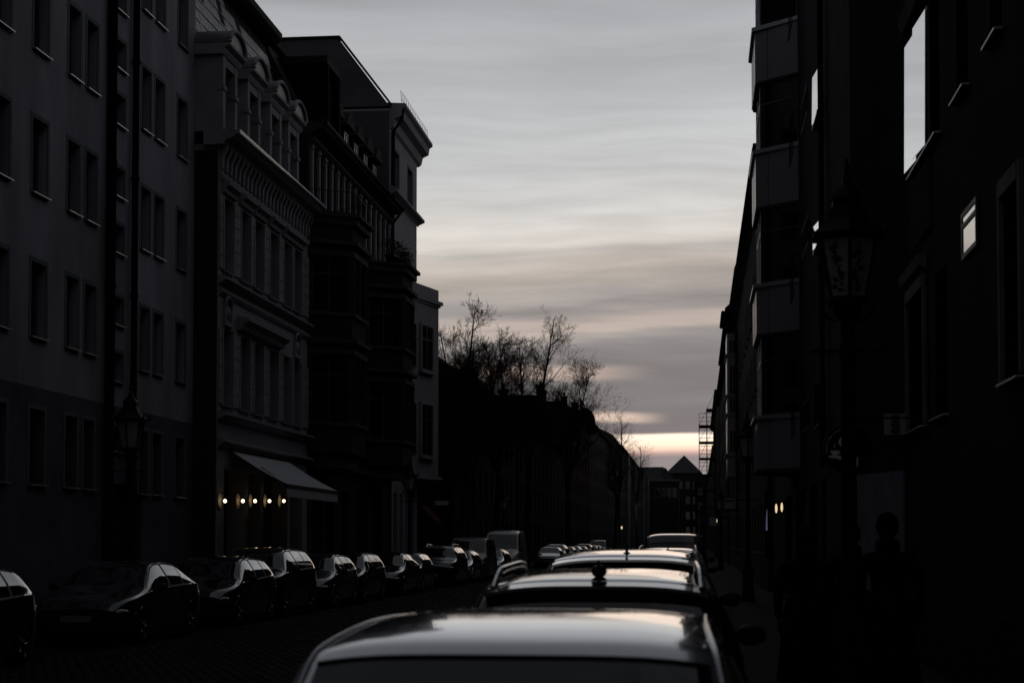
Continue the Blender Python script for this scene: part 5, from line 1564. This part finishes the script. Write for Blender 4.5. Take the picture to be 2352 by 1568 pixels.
tree_px(1052, 702, -12.0, 'bare tree with long loose limbs close behind the pale corner house', 4, spread=.5, thick=.2, leaders=3, lean=(.04, 0))
tree_px(1090, 775, -12.3, 'low dense bare tree second from the pale corner house', 11, spread=.62, thick=.17, leaders=3)
tree_px(1138, 768, -12.0, 'dense bare tree between the low one and the tallest', 23, spread=.64, thick=.2, leaders=4)
tree_px(1208, 720, -12.0, 'tallest bare tree standing upright over the black roofs', 31, spread=.52, thick=.24, leaders=3)
tree_px(1305, 850, -12.2, 'broad bare tree right of the tallest one', 47, spread=.78, thick=.26, leaders=4)
tree_px(1412, 962, -12.6, 'small distant bare tree leaning over the roof edge', 52, spread=.8, thick=.28, depth=3, lean=(.06, 0))
tree_px(1462, 1022, -12.4, 'farthest tiny bare tree near the end of the left row', 58, spread=.7, thick=.3, depth=3)

# ------------------------------------------------------------------ parked cars
GL, GR, GF = 'cars parked along the left kerb', 'cars parked along the right kerb', 'cars parked far down the left kerb'
XC = -10.3


def left(kind, paint, rear_px, label, dx_=0, **k):
    W = KINDS[kind]['W']; Lc = KINDS[kind]['L']
    y = onX(rear_px, 1250, XC + W).y
    return park(kind, paint, XC + dx_, y - Lc / 2, -1, label, GL, **k)


def leftf(kind, paint, front_px, label, grp=None, **k):
    W = KINDS[kind]['W']; Lc = KINDS[kind]['L']
    y = onX(front_px, 1250, XC + W * .9).y
    return park(kind, paint, XC, y + Lc / 2, -1, label, grp or GL, **k)


left('hatch', 'paint_black', 108, 'dark car cut by the left edge with bright reflections in its rear side windows', fin=None)
left('sedan', 'paint_dark', 474, 'black saloon with large bright side windows before the plain grey house', fin=None)
left('hatch', 'paint_black', 645, 'dark hatchback second behind the black saloon, pale flank under its bright windows')
left('suv', 'paint_black', 737, 'black off roader with a bright roof corner between lower cars', fin=None)
left('hatch', 'paint_grey', 830, 'grey hatchback with pale wing parked by the awning', fin=None)
left('wagon', 'paint_dark', 893, 'dark estate car in front of the oriel house with a door mirror standing out', fin='fin')
left('sedan', 'paint_black', 972, 'black low saloon with slim side windows just before the small round roofed car', fin='rod')
left('mini', 'paint_black', 1001, 'small dark car with round roof and round mirrors', fin=None)
leftf('suv', 'paint_dark', 1040, 'dark off roader with roof rails and a pale bonnet', rails='rail', fin='rod')
leftf('hatch', 'paint_silver', 1078, 'silver hatchback half hidden behind the off roader with rails', fin=None)
leftf('van', 'paint_van', 1112, 'grey high roofed van with rounded roof corners, first of the two vans', fin=None)
leftf('wagon', 'paint_silver', 1151, 'silver estate car squeezed between the two pale vans', fin='rod')
leftf('tall_van', 'paint_white', 1186, 'tallest pale delivery van at the head of the left row', fin=None)
far_cars = [('hatch', 'paint_grey', 1283, 'grey car seen head on, first of the far left row'), ('suv', 'paint_silver', 1293, 'silver off roader second in the far left row'),
            ('hatch', 'paint_dark', 1316, 'dark hatchback third in the far left row'), ('wagon', 'paint_silver', 1330, 'silver estate car fourth in the far left row'),
            ('hatch', 'paint_grey', 1345, 'grey hatchback fifth in the far left row'), ('suv', 'paint_white', 1357, 'white off roader sixth in the far left row'),
            ('wagon', 'paint_dark', 1370, 'dark estate car seventh in the far left row'), ('hatch', 'paint_silver', 1380, 'silver hatchback last before the far van')]
ylast = 0
for k, (kind, pt, px, lab) in enumerate(far_cars):
    W = KINDS[kind]['W']; y = max(onX(px, 1250, XC + W * .9).y, ylast + .8)
    park(kind, pt, XC, y + KINDS[kind]['L'] / 2, -1, lab, GF, fin=None); ylast = y + KINDS[kind]['L']
park('van', 'paint_white', XC, ylast + 6, -1, 'pale van closing the far left row of cars', GF, fin=None)

XP = -.62
park('near', 'paint_silver', -.575, 5.16 + 4.25 / 2, 1, 'silver hatchback nearest the camera, its roof filling the bottom edge', GR, fin=None, rz=-.6, spoiler=False, mould='rail')
c = park('estate', 'paint_black', -.605, 10.1 + 4.6 / 2, 1, 'black estate car with curved silver roof rails and a dark roof aerial', GR, rails='rail', fin='ball')
c.scale = (1.035, 1, 1.065)
c = park('offroader', 'paint_silver', -.64, 15.3 + 4.45 / 2, 1, 'pale silver off roader third in line with a small roof fin', GR, fin='fin')
c.scale = (1, 1, 1.03)
park('offroader', 'paint_white', -.62, 37 + 4.45 / 2, 1, 'white off roader with roof rails just before the dark van on the right', GR, rails='rail', fin='fin')
park('van', 'paint_dark', -.60, 50.5, 1, 'dark high roofed van farthest in the right kerb row', GR, fin=None)


# ------------------------------------------------------------------ people on the right pavement
def person(x, y, h, label, face, hat, lean=0, stride=.12, arm=.04):
    t = thing('person', label, 'person', (x, y, .12), face, 'people walking on the right pavement')
    s = h / 1.75
    J = {}
    V = []; E = []; RR = []

    def add(n_, p, r, par=None):
        J[n_] = len(V); V.append(tuple(c * s for c in p)); RR.append((r[0] * s, r[1] * s) if isinstance(r, tuple) else (r * s, r * s))
        if par: E.append((J[par], J[n_]))
    add('pelvis', (0, 0, .95), (.155, .115))
    add('waist', (0, 0, 1.10), (.145, .105), 'pelvis'); add('chest', (0, -.01, 1.30), (.175, .12), 'waist'); add('neckb', (0, -.005, 1.46), (.085, .075), 'chest')
    add('neck', (0, .01, 1.535), .056, 'neckb')
    for sg, k in ((1, 'r'), (-1, 'l')):
        add('sh' + k, (sg * .19, -.01, 1.405), .068, 'chest'); add('el' + k, (sg * .255, -.03, 1.13), .05, 'sh' + k)
        add('wr' + k, (sg * .25, .10 + arm * sg, .90), .036, 'el' + k)
        add('hip' + k, (sg * .095, 0, .88), .10, 'pelvis'); add('kn' + k, (sg * .105, .03 + sg * stride * .5, .49), .066, 'hip' + k)
        add('an' + k, (sg * .11, sg * stride - .02, .085), .046, 'kn' + k); add('toe' + k, (sg * .125, sg * stride + .15, .035), .034, 'an' + k)
    me = bpy.data.meshes.new('body'); me.from_pydata(V, E, [])
    o = obj('body', me, 'cloth', t)
    md = o.modifiers.new('skin', 'SKIN'); md.use_smooth_shade = True
    for i, r in enumerate(RR): me.skin_vertices[0].data[i].radius = r
    me.skin_vertices[0].data[0].use_root = True
    o.modifiers.new('sub', 'SUBSURF').levels = 2; o.modifiers['sub'].render_levels = 2
    z = 1.645 * s
    hd = MB().ell((0, .015, z), (.077 * s, .098 * s, .120 * s), 18, 14)
    hd.ell((0, .113 * s, z - .01 * s), (.016 * s, .024 * s, .03 * s), 8, 6)
    for sg in (1, -1): hd.ell((sg * .078 * s, .0, z - .005 * s), (.014 * s, .028 * s, .036 * s), 8, 6); hd.ell((sg * .032 * s, .098 * s, z + .015 * s), (.014 * s, .01 * s, .009 * s), 8, 5)
    hd.ell((0, .103 * s, z - .055 * s), (.026 * s, .012 * s, .009 * s), 8, 5)
    h_ = hd.build('head', 'skin', t)
    if hat: MB().ell((0, .0, z + .035 * s), (.092 * s, .11 * s, .105 * s), 18, 12).lathe([(.094 * s, z + .01 * s), (.097 * s, z + .03 * s), (.094 * s, z + .05 * s)], 18).build('beanie', 'cloth2', t)
    else: MB().ell((0, -.012, z + .03 * s), (.088 * s, .10 * s, .105 * s), 18, 12).build('hair', 'cloth2', t)
    for sg, k in ((1, 'r'), (-1, 'l')):
        w = Vector(V[J['wr' + k]]); hb = MB()
        hb.ell((w.x, w.y + .02, w.z - .05 * s), (.022 * s, .038 * s, .05 * s), 10, 8)
        for i in range(4):
            a = w + Vector((0, .045 - .022 * i, -.085)) * s; ln = (.062, .075, .07, .055)[i] * s
            hb.tube([a, a + Vector((-.006 * sg, .006, -ln * .55)), a + Vector((-.02 * sg, .004, -ln))], [.0095 * s, .009 * s, .007 * s], 6)
        hb.tube([w + Vector((0, .05, -.04)) * s, w + Vector((-.012 * sg, .075, -.075)) * s, w + Vector((-.018 * sg, .07, -.10)) * s], [.012 * s, .010 * s, .008 * s], 6)
        hb.build('hand', 'skin', t)
    ch = MB().lathe([(.175 * s, 1.12 * s), (.215 * s, .95 * s), (.245 * s, .62 * s), (.275 * s, .34 * s), (.262 * s, .34 * s), (.20 * s, .95 * s)], 22).build('long_coat', 'cloth', t)
    for v in ch.data.vertices:
        v.co.y = v.co.y * .78 + .02 * math.sin(7 * math.atan2(v.co.y, v.co.x)) * (1.1 * s - v.co.z); v.co.x *= 1 + .05 * math.sin(5 * math.atan2(v.co.y, v.co.x))
    sc = MB().lathe([(.085 * s, 1.455 * s), (.105 * s, 1.49 * s), (.095 * s, 1.55 * s), (.07 * s, 1.56 * s)], 14).build('scarf', 'cloth2', t)
    return t


p = onY(2038, 1178, 15.5)
person(p.x, 15.5, 1.86, 'person in dark coat and beanie before the pale wall panel', 0, True)
person(onY(1955, 1200, 17.6).x, 17.6, 1.80, 'person in dark coat standing right behind the nearest street lamp', PI * .06, False, stride=.05)
person(onY(1850, 1186, 16.4).x, 16.4, 1.76, 'person in dark clothes at the kerb left of the nearest street lamp', -.1, False, stride=.1)
